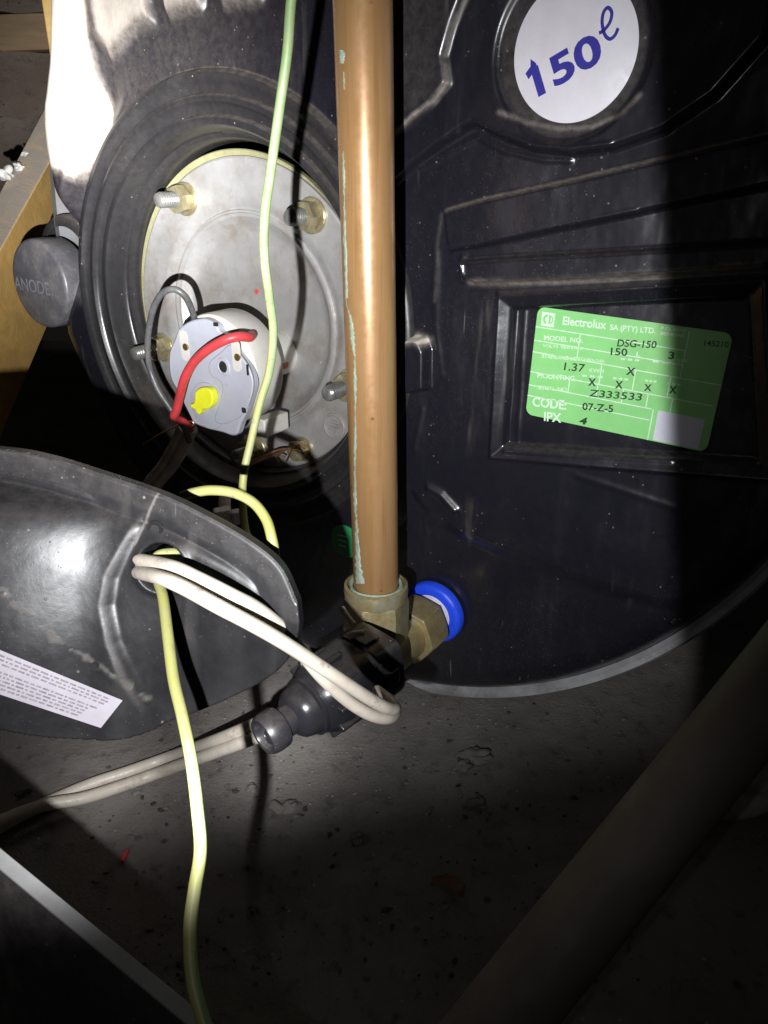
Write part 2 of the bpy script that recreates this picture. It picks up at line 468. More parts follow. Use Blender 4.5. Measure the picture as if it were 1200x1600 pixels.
def mat_copper():
    m, nt, b = nodes('copper'); k = NB(nt)
    n = k.noise(75, 5, .65, stretch=(1, 1, .06)); n2 = k.noise(260, 4, .6)
    c = k.mix(k.ramp(n, .3, .7), (.255, .140, .052), (.325, .185, .085))
    c = k.mix(k.m('MULTIPLY', k.ramp(k.noise(240, 4, .7, stretch=(1, 1, .03)), .50, .72), .45), c, (.14, .075, .022))
    c = k.mix(k.m('MULTIPLY', k.ramp(k.noise(34, 6, .72, dist=.8), .54, .70), .55), c, (.16, .10, .045))
    c = k.mix(k.m('MULTIPLY', k.ramp(k.noise(55, 5, .7, stretch=(1, 1, .3)), .60, .74), .40), c, (.34, .22, .11))
    sp = k.m('MULTIPLY', k.ramp(k.voro(150), .14, .06), k.ramp(k.noise(60, 2), .52, .60))
    c = k.mix(k.m('MULTIPLY', sp, .8), c, (.10, .05, .025))
    c = k.mix(k.m('MULTIPLY', k.ramp(k.noise(18, 6, .7, stretch=(1, 1, .4)), .55, .75), .45), c, (.19, .10, .022))
    nt.links.new(c, b.inputs['Base Color'])
    nt.links.new(k.m('ADD', k.ramp(n2, .3, .7, .27, .34), k.ramp(k.noise(34, 6, .72, dist=.8), .45, .7, 0.0, .14)), b.inputs['Roughness'])
    b.inputs['Metallic'].default_value = .12
    b.inputs['Specular Tint'].default_value = (1.0, .70, .56, 1); b.inputs['Specular IOR Level'].default_value = 1.0
    k.bump(n2, .06, .0004, b); return m
def mat_brass():
    m, nt, b = nodes('brass'); k = NB(nt)
    n = k.noise(70, 6, .65); n2 = k.noise(420, 4, .6)
    c = k.mix(k.ramp(n, .35, .65), (.34, .27, .13), (.46, .38, .20))
    c = k.mix(k.m('MULTIPLY', k.ramp(k.noise(55, 5, .7), .50, .62), .6), c, (.42, .42, .34))
    c = k.mix(k.m('MULTIPLY', k.ramp(k.noise(90, 5, .7), .62, .70), .6), c, (.30, .52, .45))
    nt.links.new(c, b.inputs['Base Color']); nt.links.new(k.ramp(n2, .3, .7, .32, .55), b.inputs['Roughness'])
    b.inputs['Metallic'].default_value = .5; k.bump(n2, .2, .0005, b); return m
def mat_oxide():
    m, nt, b = nodes('verdigris'); k = NB(nt); n = k.noise(350, 5, .7)
    nt.links.new(k.mix(k.ramp(n, .3, .7), (.22, .33, .26), (.40, .43, .34)), b.inputs['Base Color']); b.inputs['Roughness'].default_value = .85
    k.bump(n, .6, .0006, b); return m
def mat_earth():
    m, nt, b = nodes('earth_wire_insulation'); k = NB(nt)
    st = k.attr('dust')
    c = k.mix(k.ramp(st, .46, .54), (.14, .225, .08), (.29, .29, .085))
    n = k.noise(70, 5, .7)
    c = k.mix(k.m('MULTIPLY', k.ramp(n, .35, .65), .45), c, (.31, .30, .20))
    c = k.mix(k.m('MULTIPLY', k.m('MULTIPLY', k.ramp(k.noise(220, 4, .75), .55, .66), k.ramp(k.noise(35, 2), .42, .6)), .55), c, (.10, .09, .06))
    nt.links.new(c, b.inputs['Base Color']); b.inputs['Roughness'].default_value = .48; return m
def mat_wood(name, col, dustamt):
    m, nt, b = nodes(name); k = NB(nt)
    g = k.noise(35, 6, .6, stretch=(.12, 1, 1), dist=1.2); f = k.noise(300, 5, .7, stretch=(.05, 1, 1))
    c = k.mix(k.ramp(g, .3, .7), tuple(x * .75 for x in col), col)
    c = k.mix(k.m('MULTIPLY', k.ramp(f, .5, .7), .35), c, tuple(x * .5 for x in col))
    d = k.m('MULTIPLY', k.m('MULTIPLY', k.ramp(k.nz(), .25, .8), k.ramp(k.noise(60, 5, .7), .2, .6, .6, 1.0)), dustamt, True)
    c = k.mix(d, c, (.36, .31, .26))
    nt.links.new(c, b.inputs['Base Color']); b.inputs['Roughness'].default_value = .7
    k.bump(k.m('ADD', f, k.m('MULTIPLY', k.noise(500, 3), .6)), .3, .001, b); return m
def mat_dusty(name, a, bcol, dark, scale=9, bumpd=.0025):
    m, nt, b = nodes(name); k = NB(nt)
    n = k.noise(scale, 8, .68); n2 = k.noise(scale * 9, 6, .7); n3 = k.noise(scale * 60, 4, .7)
    c = k.mix(k.ramp(n, .32, .68), a, bcol)
    c = k.mix(k.m('MULTIPLY', k.ramp(n2, .52, .72), .6), c, dark)
    grit = k.m('MULTIPLY', k.ramp(k.voro(170), .16, .08), k.ramp(k.noise(40, 3), .52, .60))
    c = k.mix(k.m('MULTIPLY', grit, .7), c, tuple(min(1, x * 2.0) for x in bcol))
    grit2 = k.m('MULTIPLY', k.ramp(k.voro(75), .20, .10), k.ramp(k.noise(23, 3), .56, .64))
    c = k.mix(k.m('MULTIPLY', grit2, .8), c, tuple(x * .6 for x in dark))
    nt.links.new(c, b.inputs['Base Color']); b.inputs['Roughness'].default_value = .9
    b.inputs['Specular IOR Level'].default_value = .2
    k.bump(k.m('ADD', k.m('MULTIPLY', n2, .8), k.m('ADD', k.m('MULTIPLY', n3, .5), grit)), .55, bumpd, b); return m
M['copper'] = mat_copper(); M['brass'] = mat_brass(); M['oxide'] = mat_oxide(); M['earth'] = mat_earth()
M['pine'] = mat_wood('pine', (.62, .40, .13), .15)
M['pine_dusty'] = mat_wood('pine_dusty', (.92, .56, .17), 1.0)
M['oldwood'] = mat_wood('old_batten', (.30, .20, .11), .2)
M['floor'] = mat_dusty('dusty_tray', (.14, .125, .112), (.22, .205, .19), (.05, .042, .036))
M['tile'] = mat_dusty('concrete_roof_tile', (.16, .12, .095), (.22, .175, .145), (.08, .06, .05), 6, .004)
M['fluff'] = mat_dusty('insulation_fluff', (.48, .46, .43), (.60, .58, .54), (.35, .32, .3), 40, .002)
M['grit'] = mat_dusty('mortar_crumb', (.13, .12, .105), (.21, .19, .17), (.08, .07, .06), 60, .001)
M['pvc'] = paint('dusty_pipe', (.155, .13, .11), .65, .12, 25, dirt=(.07, .058, .048), dirtamt=.6, scuff=0.5, scuffcol=(.08, .06, .045))
M['tray_wall'] = black_plastic('tray_wall_plastic', film=.25, rough=.4, up=.2, scr=2.0)
M['tray_lip'] = paint('tray_lip', (.22, .217, .213), .55, .15, 40, dirt=(.18, .16, .14), dirtamt=.6)

# ================================================================== THE SETTING
fl = prism([(-900, -200, -303), (1100, -200, -303), (1100, 1500, -303), (-900, 1500, -303)], (0, 0, -20))
obj('ground', fl, M['floor'], kind='structure')
S, Tt = np.meshgrid(np.linspace(-420, 520, 300), np.linspace(60, 760, 230))
hz = soft_noise(S, Tt, 90, 3) * 1.0 + soft_noise(S, Tt, 22, 4) * .35
n_s, n_t = S.shape[1], S.shape[0]
vid = np.arange(n_s * n_t).reshape(n_t, n_s)
fq = np.stack([vid[:-1, :-1].ravel(), vid[:-1, 1:].ravel(), vid[1:, 1:].ravel(), vid[1:, :-1].ravel()], 1).tolist()
obj('floor', (np.stack([S.ravel(), Tt.ravel(), -300 + hz.ravel()], 1), fq), M['floor'], kind='structure')

# ================================================================== WATER HEATER
heater = thing('water_heater', 'large black plastic water heater end with a round steel flange and stickers',
               'water heater', tuple(CAPW(-66, 181 - 252, -20)))
CC = np.array([-66.0, 181.0]); RR = 252.0
FC = np.array([-145.5, 151.0]); FR = 128.0          # flange collar centre and radius
# outline of the cap: a circle with a swelling past the flange on the left
lobe = CPX([(98, -60), (96, 40), (94, 110), (80, 165), (80, 215), (92, 270), (100, 320), (100, 380), (100, 460), (120, 560)], -8)
out = []
for i in range(121):
    a = R_(-128) + R_(128 + 118) * i / 120
    out.append(CC + RR * np.array([math.cos(a), math.sin(a)]))
out = np.array(out)
lob = spline(np.vstack([out[-1], lobe, out[0]]), 4)[1:-1]
OUT = np.vstack([out, lob])

def pxl(*p): return CPX(list(p), 0.0)
boss_edge = pxl((622, 285), (655, 255), (690, 228), (733, 199), (747, 193), (790, 214), (840, 234), (900, 240), (965, 231), (1040, 205), (1120, 150), (1200, 60), (1230, -100), (600, -260), (560, 40), (590, 200))
nw_block = pxl((560, 250), (632, 207), (682, 168), (712, 132), (706, 90), (720, 40), (742, -20), (760, -160), (540, -160))
sticker_plateau_c = CPX((897, 83), 0)[0]
rib1 = pxl((697, 330), (760, 312), (900, 281), (1050, 246), (1230, 205), (1230, 285), (1050, 322), (870, 358), (750, 384), (706, 392))
rib2 = pxl((722, 407), (800, 402), (1050, 388), (1230, 376), (1230, 414), (1050, 427), (900, 435), (745, 441), (728, 432))
fr_out = pxl((779, 458), (1200, 432), (1215, 752), (766, 716))
fr_mid = pxl((806, 474), (1178, 452), (1190, 716), (796, 700))
sag = pxl((640, 770), (668, 802), (720, 838), (800, 872), (975, 932), (1100, 960), (1250, 1000), (1250, 1300), (560, 1300), (560, 900))
crease = pxl((672, 762), (690, 772), (712, 796))
vline = pxl((683, 395), (682, 460), (681, 520), (690, 585))
clip = pxl((641, 528), (664, 528), (672, 546), (672, 606), (641, 612))
beads = [(pxl((655, 262), (690, 243), (750, 214), (790, 236), (850, 250), (892, 251)), .9, 1.0), (pxl((665, 247), (690, 228), (735, 197), (750, 191), (790, 211), (840, 229), (900, 234), (960, 227)), .7, 1.1),
         (pxl((748, 385), (870, 358), (1000, 331)), .8, 1.0), (pxl((725, 404), (727, 436)), 1.6, 1.6), (pxl((790, 703), (900, 711), (1050, 719)), .7, 1.0), (pxl((816, 474), (804, 700)), .5, .9),
         (pxl((660, 640), (648, 700)), .6, 1.6), (pxl((900, 742), (1050, 792)), .4, 1.6)]
bump_peak = spline(CPX([(112, -80), (110, 30), (106, 110), (98, 170), (102, 230), (112, 285)], 6), 6)
fingers = [pxl((228, -60), (236, 8), (252, 52), (268, 50), (262, 0), (258, -60)), pxl((318, -60), (321, 20), (350, 20), (352, -60)), pxl((412, -60), (414, 20), (470, 20), (475, -60))]
shelf = pxl((130, -80), (150, 60), (178, 108), (225, 55), (275, 38), (330, 28), (400, 20), (440, -10), (440, -120), (200, -200))
caked_glare = CPX([(60, -60), (60, 110), (50, 170), (52, 230), (84, 284), (96, 286), (104, 268), (118, 270), (128, 284), (142, 262), (160, 232), (176, 196), (168, 160), (152, 112), (146, 60), (146, -60)], 2)  # caked dust, with burnt-out torch glare put into its pale colour
dust_strokes = [(pxl((632, 207), (655, 185), (690, 160), (712, 130)), 1.0, .6), (pxl((712, 130), (706, 95), (720, 45), (745, -10)), 1.0, .4),
                (pxl((697, 329), (760, 311), (900, 280), (1050, 245), (1200, 208)), 0.75, .7),
                (pxl((735, 440), (800, 441), (900, 437), (1050, 428), (1190, 416)), 1.5, .5),
                (pxl((788, 176), (830, 192), (880, 202), (930, 199), (975, 180), (1005, 150)), 1.0, .4),
                (pxl((636, 530), (655, 527), (668, 532)), 2.0, .9),
                (pxl((690, 335), (684, 380), (680, 470)), 1.0,.12)]
_cache = {}
def out_d(S, Z):
    if S.shape not in _cache: _cache[S.shape] = sdf(S, Z, OUT)
    return _cache[S.shape]
def cap_h(S, Z):
    d = out_d(S, Z)
    h = np.zeros(S.shape)
    r = 20.0; dd = np.clip(d, 0, r)
    h -= (r - np.sqrt(np.maximum(r * r - (r - dd) ** 2, 0)))
    st = lambda poly, amt, w: amt * smoothstep(-w, w, sdf(S, Z, poly, 8))
    h += st(boss_edge, 5.5, 1.7)
    h += st(nw_block, 3.0, 2.0)
    rc = np.hypot(S - sticker_plateau_c[0], Z - sticker_plateau_c[1])
    h -= 1.6 * smoothstep(33.0, 30.5, rc)
    h += st(rib1, 5.0, 1.3) + st(rib2, 5.0, 1.3)
    fo_ = sdf(S, Z, fr_out, 8)
    h += 3.4 * smoothstep(-1.2, 1.2, fo_) - 3.4 * np.clip(fo_ / 6.8, 0, 1) - 3.6 * smoothstep(6.6, 8.2, fo_)
    for line, amp, w in beads: h += amp * np.exp(-(line_dist(S, Z, line, 8) / w) ** 2)
    h -= st(sag, 3.0, 5.0)
    h += 2.2 * np.exp(-(line_dist(S, Z, crease, 10) / 2.2) ** 2)
    h += .5 * np.exp(-(line_dist(S, Z, vline, 10) / 1.8) ** 2)
    h += st(clip, 7.0, 1.2)
    # left swelling: its inner flank turns towards the room
    db = line_dist(S, Z, bump_peak[::3], 60)
    left = smoothstep(FC[0] - 60, FC[0] - 110, S) * smoothstep(140, 190, Z)
    fdist = np.hypot(S - FC[0], Z - FC[1]) - FR
    low = left * smoothstep(2, 10, fdist)
    h += -17 * low + 30 * low * smoothstep(46, 4, db)
    # dusty shelf at the top left, leaning back so that dust lies on it, cut by ribs
    sh = smoothstep(-2, 9, sdf(S, Z, shelf, 20))
    for fg in fingers: sh = sh * (1 - smoothstep(-2.5, 2.5, sdf(S, Z, fg, 8)))
    h += sh * 5
    h += soft_noise(S, Z, 70, 11) * .45 + soft_noise(S, Z, 18, 12) * .10
    return h
def cap_dust(S, Z, h):
    D = np.zeros(S.shape)
    for line, w, a in dust_strokes:
        dd = line_dist(S, Z, line, 12); D = np.maximum(D, a * np.exp(-(dd / w) ** 2))
    D = np.maximum(D, .09 * smoothstep(-2, 6, sdf(S, Z, nw_block, 20)))
    rc = np.hypot(S - sticker_plateau_c[0], Z - sticker_plateau_c[1])
    D = np.maximum(D, .10 * smoothstep(32, 28, rc))
    sh = smoothstep(-3, 12, sdf(S, Z, shelf, 20))
    for fg in fingers: sh = sh * (1 - smoothstep(-2.5, 2.5, sdf(S, Z, fg, 8)))
    D = np.maximum(D, .74 * sh)
    D = np.maximum(D, 1.0 * smoothstep(-5.0, 7.0, sdf(S, Z, caked_glare, 12)))
    fd = np.hypot(S - FC[0], Z - FC[1]) - FR
    ang = np.arctan2(Z - FC[1], S - FC[0])
    D = np.maximum(D, .40 * np.exp(-((fd - .8) / 1.2) ** 2) * smoothstep(.2, .9, np.sin(ang)))
    lowz = smoothstep(-60, -150, S) * smoothstep(150, 250, Z)
    D = np.maximum(D, .10 * lowz)
    return D
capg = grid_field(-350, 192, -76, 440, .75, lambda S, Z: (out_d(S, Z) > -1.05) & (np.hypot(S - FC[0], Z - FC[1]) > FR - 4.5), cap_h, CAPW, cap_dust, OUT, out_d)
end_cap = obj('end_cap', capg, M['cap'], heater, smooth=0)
for p in end_cap.data.polygons: p.use_smooth = True

# drum jacket behind the cap, with its pale folded edge
co = CAPW(CC[0], CC[1], 0)
obj('drum', lathe([(RR - 4, -14), (RR + 3, -22), (RR + 3, -260), (RR + 3, -700)], co, NO, 160, EX, EZ), M['drum'], heater)
obj('jacket_rim', lathe([(RR - 1, -16), (RR + 1.5, -12.8), (RR + 4.2, -13.0), (RR + 5.5, -15.5), (RR + 5.0, -19), (RR + 2.5, -21)], co, NO, 240, EX, EZ, wob=.25, span=(-135, 110)), M['rim'], heater)

# moulded collar round the flange
fo = CAPW(FC[0], FC[1], 0)
coll = [(131, -3), (129.2, 1.2), (127.5, 3.2), (124.5, 3.2), (123.2, 1.6), (121, .2), (118.5, .2), (117.6, 2.0), (116.6, 2.8), (114.2, 2.8), (113.4, 1.2), (112, -.6), (108.5, -1.2), (107.4, .8), (106.6, 1.4), (103.6, 1.2), (102.6, -.4), (101.6, -3.0),
        (100.4, -8.0), (99.8, -11.5), (98.6, -12.2), (97.6, -12.4), (96.8, -14.0), (96.0, -19.5), (95.6, -26)]
obj('flange_collar', lathe(coll, fo, NO, 200, EX, EZ, wob=.12), M['collar'], heater, smooth=50)
# zinc ring of the tank behind the plate, then the plate
pc = CAPW(-145.0, 147.0, 0)
zc = CAPW(-149.2, 150.2, 0)
obj('zinc_ring', lathe([(93.0, -25.5), (93.0, -22.0), (92.4, -21.4), (80, -21.4)], zc, NO, 160, EX, EZ), M['zinc'], heater)
HP = -18.5
plate = [(0.01, HP - 9.5), (51, HP - 9.5), (53.5, HP - 9.1), (56, HP - 7.6), (60.5, HP - 3.2), (62.2, HP - 2.8), (62.8, HP - 1.3), (63.8, HP - 1.3), (64.6, HP - 2.8), (67.5, HP - 1.2), (71, HP - .1), (72, HP), (91.4, HP), (92.4, HP - .6), (92.6, HP - 1.4), (92.6, HP - 2.6)]
flange_plate = obj('flange_plate', lathe(plate, pc, NO, 180, EX, EZ), M['steel'], heater, smooth=25)
# five studs with nuts on the bolt circle
for i, adeg in enumerate((122, 50, -20, -91, -163)):
    a = R_(adeg); b = pc + 81.5 * (EX * math.cos(a) + EZ * math.sin(a)) + NO * HP
    nut = obj('nut', merge(solid([(9.6, 0), (9.6, 1.2), (9.0, 1.7)], b, NO, 40), hexnut(b + NO * 1.5, NO, 14.2, 8.0, .3 + i * .7)), M['nutzinc'], heater, smooth=30)
    prof = [(3.9, 8)]; h = 9.0
    top = (21.5, 19.5, 22.0, 19.0, 24.0)[i]
    while h < top:
        prof += [(4.5, h), (4.5, h + .35), (3.5, h + 1.1)]; h += 1.8
    prof += [(3.9, h), (3.1, h + .9)]
    obj('stud', solid(prof, b, NO, 32), M['stud'], nut, smooth=60)
# earth bolt and the stamped earth mark
eb = CPW(473, 701, HP)
ebolt = obj('earth_bolt', merge(solid([(8.0, 0), (8.0, 1.4)], eb, NO, 36), hexnut(eb + NO * 1.4, NO, 12, 6.5, .2)), M['nutzinc'], heater, smooth=30)
em_ = CPW(523, 666, HP)
marks = [lathe([(6.2, 0), (6.5, .9), (7.2, 1.2), (7.9, .9), (8.2, 0)], em_, NO, 48, EX, EZ)]
def bar(c, x0, y0, x1, y1, w):
    A = c + EX * x0 + EZ * y0; B = c + EX * x1 + EZ * y1; d = unit(B - A); q = np.cross(NO, d) * w / 2
    return prism([A - q, B - q, B + q, A + q], NO * 1.0)
marks += [bar(em_, 0, -5, 1.4, -.6, .9), bar(em_, -3.2, -.2, 4.0, -.9, .8), bar(em_, -2.4, 1.8, 3.0, 1.2, .7), bar(em_, -1.4, 3.6, 2.0, 3.2, .6)]
obj('earth_mark', merge(*marks), M['steel'], heater)
# chipped paint spot and red paint mark on the plate
def blob(px_list, h, lift): return [CPW(u, v, h) + NO * lift for u, v in px_list]
obj('paint_chip', prism(blob([(501, 566), (506, 563), (513, 565), (514, 572), (511, 583), (505, 580), (500, 574), (504, 572)], HP - 9.5, .05), NO * .12), M['white'], heater)
obj('paint_fleck', prism(blob([(398, 454), (402, 451), (405, 456), (400, 461)], HP - 9.5, .05), NO * .10), M['red'], heater)

# anode boss and cap
ao_h = 4.0
aq = CPX((60, 444), ao_h)[0]; ac = CAPW(aq[0], aq[1], 0)
anode = obj('anode_cap', lathe([(.01, ao_h), (27.2, ao_h), (29.0, ao_h - .6), (29.9, ao_h - 2.2), (30.2, ao_h - 20), (29.0, ao_h - 22), (24, ao_h - 22.5)], ac, NO, 96, EX, EZ), M['anode_grey'], heater, smooth=45)
obj('anode_boss', lathe([(24, ao_h - 19), (30, ao_h - 20), (31.5, ao_h - 22), (32.5, -60), (33, -120)], CAPW(aq[0] + 9, aq[1] + 13, 0), NO, 96, EX, EZ), M['collar'], heater, smooth=45)
am = print_text('ANODE', (24, 451), (79, 462), 19, lambda u, v: CPW(u, v, ao_h), NO, .1, bold=.004)
obj('lettering', am, M['anode_light'], anode, smooth=0)

# bottom connections: blue collar, taped thread; green disc behind the pipe
inl = O.copy()
obj('cold_collar', lathe([(10.5, 0), (10.8, 3.2), (12.5, 4.3), (15.6, 4.4), (17.6, 3.8), (18.6, 2.2), (18.8, -1)], inl, NO, 96, EX, EZ), M['blue'], heater, smooth=45)
thr = [(11.9, 0)]; h = 1.0
while h < 12: thr += [(12.3, h), (11.5, h + .8)]; h += 1.6
obj('inlet_thread', lathe(thr, inl, NO, 64, EX, EZ), M['tape'], heater, smooth=60)
gq = CPW(541, 845, 0.0)
gs = obj('green_sticker', solid([(10.5, 0), (10.5, .5)], gq + NO * .6, NO, 48, EX, EZ), M['green'], heater)
for k in range(3):
    obj('printed_line', box(gq + NO * 1.25 + EZ * (3.4 - k * 3.4) + EX * (-2), EX, EZ, NO, 7 - k, .7, .1), M['label_white'], gs)

# capacity sticker with its print
HS = 4.6
sq = CPX((897, 80), HS)[0]; so = CAPW(sq[0], sq[1], 0)
sticker = obj('capacity_sticker', solid([(25.0, HS), (25.0, HS + .35), (24.9, HS + .4)], so, NO, 96, EX, EZ), M['white'], heater)
HT = HS + .42
up_ = lambda u, v: CPW(u, v, HT)
t150 = print_text('150', (841, 150), (944, 92), 47, up_, NO, .08, bold=.032)
flag = [up_(*p) + NO * .09 for p in ((829, 92), (837, 98), (842, 108), (832, 116), (826, 124), (821, 115), (829, 104))]
t150 = merge(t150, (np.array(flag), [list(range(7))]))
obj('lettering', t150, M['inkblue'], sticker, smooth=0)
lp = spline([up_(*p) + NO * .12 for p in ((936, 52), (944, 47), (953, 35), (956, 20), (950, 12), (943, 20), (941, 36), (945, 54), (953, 61), (961, 55), (966, 44))], 8)
def ribbon(P, w, nrm, t=.1):
    T = np.gradient(P, axis=0); T /= np.linalg.norm(T, axis=1)[:, None]
    q = np.cross(T, nrm); q /= np.linalg.norm(q, axis=1)[:, None]
    ww = np.asarray(w)[:, None] if not np.isscalar(w) else w
    A = P + q * ww / 2; B = P - q * ww / 2; n = len(P)
    return np.vstack([A, B]), [[i, i + 1, n + i + 1, n + i] for i in range(n - 1)]
obj('script_letter', ribbon(lp, 1.25, NO), M['inkblue'], sticker, smooth=0)

# rating label in its recess
HL = -3.3
LC = CPX([(845, 483), (1147, 515), (1105, 690), (818, 662)], HL)
lc = LC.mean(0); lang = R_(-2.3); lw, lh = 84.0, 51.0
lx = EX * math.cos(lang) + EZ * math.sin(lang); lz = -EX * math.sin(lang) + EZ * math.cos(lang)
lo_ = CAPW(lc[0], lc[1], HL)
def rrect(c, ex, ey, w, h, r, k=6):
    pts = []
    for cx, cy, a0 in ((w / 2 - r, h / 2 - r, 0), (-w / 2 + r, h / 2 - r, 90), (-w / 2 + r, -h / 2 + r, 180), (w / 2 - r, -h / 2 + r, 270)):
        for i in range(k + 1):
            a = R_(a0 + 90 * i / k); pts.append(c + ex * (cx + r * math.cos(a)) + ey * (cy + r * math.sin(a)))
    return pts
label = obj('rating_label', prism(rrect(lo_, lx, lz, lw, lh, 3.6), NO * .3), M['label'], heater)
HQ = HL + .3
lup = lambda u, v: CPW(u, v, HQ)
def LQ(a, b, lift=.1): return lo_ + NO * (.3 + lift) + lx * ((a - .5) * lw) + lz * ((.5 - b) * lh)
pale, ink = [], []
def rule(a0, b0, a1, b1, w=.42):
    A, B = LQ(a0, b0), LQ(a1, b1); d = unit(B - A); q = np.cross(NO, d) * w / 2
    pale.append((np.array([A - q, B - q, B + q, A + q]), [[0, 1, 2, 3]]))
rows = (.188, .318, .432, .600, .715, .835)
rule(.0, rows[0] - .01, .80, rows[0]); rule(0, .300, .80, .305); rule(0, .405, 1, .420); rule(0, .590, .98, .600)
rule(0, .715, .69, .722); rule(0, .815, .69, .822); rule(0, .912, .69, .915) if False else None
rule(.255, .19, .255, .41); rule(.80, .03, .80, .42); rule(.395, .41, .395, .59); rule(.575, .415, .575, .595); rule(.755, .41, .755, .595)
rule(.232, .59, .232, .715); rule(.39, .595, .39, .72); rule(.53, .595, .53, .72); rule(.66, .595, .66, .72); rule(.785, .595, .785, .72); rule(.70, .72, .70, 1.0)
def wtext(s, p0, p1, h, **k): pale.append(print_text(s, p0, p1, h, lup, NO, .1, **k))
def btext(s, p0, p1, h, **k): ink.append(print_text(s, p0, p1, h, lup, NO, .12, **k))
wtext('Electrolux', (879, 507), (947, 514), 13, bold=.022); wtext('SA (PTY) LTD.', (953, 515), (1024, 521), 8.5, bold=.02)
wtext('P.O. BOX', (1033, 515), (1072, 519), 5, bold=.02); wtext('BENONI', (1032, 523), (1068, 527), 5, bold=.02)
wtext('MODEL NO.', (850, 531), (911, 536), 7.5, bold=.015); wtext('VOLTS', (848, 542), (872, 544), 4.5); wtext('SERVICE', (876, 544), (911, 547), 4.5)
wtext('STANDING LOSS', (847, 559), (910, 564), 5.5, bold=.01); wtext('kWh/24h', (912, 564), (944, 567), 5)
wtext('KWH', (921, 581), (943, 583), 6, bold=.01); wtext('MOUNTING', (840, 590), (898, 595), 7.5, bold=.012)
wtext('SERIAL NO.', (840, 608), (888, 612), 6); wtext('CODE:', (832, 634), (885, 640), 14, bold=.025); wtext('IPX', (850, 657), (877, 660), 14, bold=.022)
wtext('L', (994, 556), (1000, 557), 7); wtext('BAR', (1059, 566), (1074, 567), 6)
for (u0, v0, u1, v1) in ((970, 562, 1003, 565), (1020, 566, 1066, 571), (910, 588, 946, 591), (958, 592, 985, 595), (1008, 596, 1028, 598), (1043, 600, 1066, 603)):
    A, B = lup(u0, v0), lup(u1, v1)
    for j in range(9):
        if j % 3 == 2: continue
        a = A + (B - A) * j / 9; b = A + (B - A) * (j + .8) / 9
        pale.append((np.array([a, b, b + lz * .8, a + lz * .8]) + NO * .1, [[0, 1, 2, 3]]))
btext('DSG-150', (964, 541), (1025, 544), 11, bold=.02, shear=.12); btext('150', (954, 554), (980, 556), 11, bold=.02); btext('3', (1044, 560), (1053, 561), 11, bold=.03)
btext('1.37', (881, 578), (913, 581), 12, bold=.012, shear=.1); btext('X', (978, 585), (992, 587), 12, bold=.03)
btext('X', (919, 602), (931, 603), 11, bold=.035); btext('X', (961, 606), (973, 607), 11, bold=.035); btext('X', (1006, 610), (1018, 611), 10, bold=.035); btext('X', (1045, 614), (1057, 615), 11, bold=.035)
btext('Z333533', (920, 619), (1002, 626), 11, bold=.012, shear=.15); btext('07-Z-5', (910, 640), (958, 644), 11, bold=.02); btext('4', (904, 662), (916, 663), 10, bold=.04, shear=.3); btext('145210', (1100, 540), (1138, 543), 9, bold=.01)
# small square emblem: pale square with a round mark left open
ec = LQ(.065, .10)
def ring2(c, r0, r1, a0=0, a1=360, n=24, lift=0.0):
    A = [c + NO * lift + lx * r1 * math.cos(R_(a0 + (a1 - a0) * i / n)) + lz * r1 * math.sin(R_(a0 + (a1 - a0) * i / n)) for i in range(n + 1)]
    B = [c + NO * lift + lx * r0 * math.cos(R_(a0 + (a1 - a0) * i / n)) + lz * r0 * math.sin(R_(a0 + (a1 - a0) * i / n)) for i in range(n + 1)]
    return np.array(A + B), [[i, i + 1, n + 2 + i, n + 1 + i] for i in range(n)]
e_sq = 3.1
pale.append((np.array([ec + lx * a * e_sq + lz * b * e_sq for a, b in ((-1, -1), (1, -1), (1, 1), (-1, 1))]), [[0, 1, 2, 3]]))
obj('pale_print', merge(*pale), M['label_white'], label, smooth=0)
obj('ink_print', merge(*ink), M['ink'], label, smooth=0)
emb = [ring2(ec, 1.3, 2.35, 100, 250, 20, .06), (np.array([ec + NO * .06 + lx * a + lz * b for a, b in ((.4, -2.2), (1.3, -1.8), (1.3, 1.8), (.4, 2.2))]), [[0, 1, 2, 3]]),
       ring2(ec, 1.9, 2.5, -50, 50, 12, .06)]
obj('emblem', merge(*emb), M['label'], label, smooth=0)
qc = LQ(.842, .855, .06)
obj('white_panel', prism(rrect(qc, lx, lz, 19.5, 13.6, .3), NO * .12), M['qrwhite'], label)

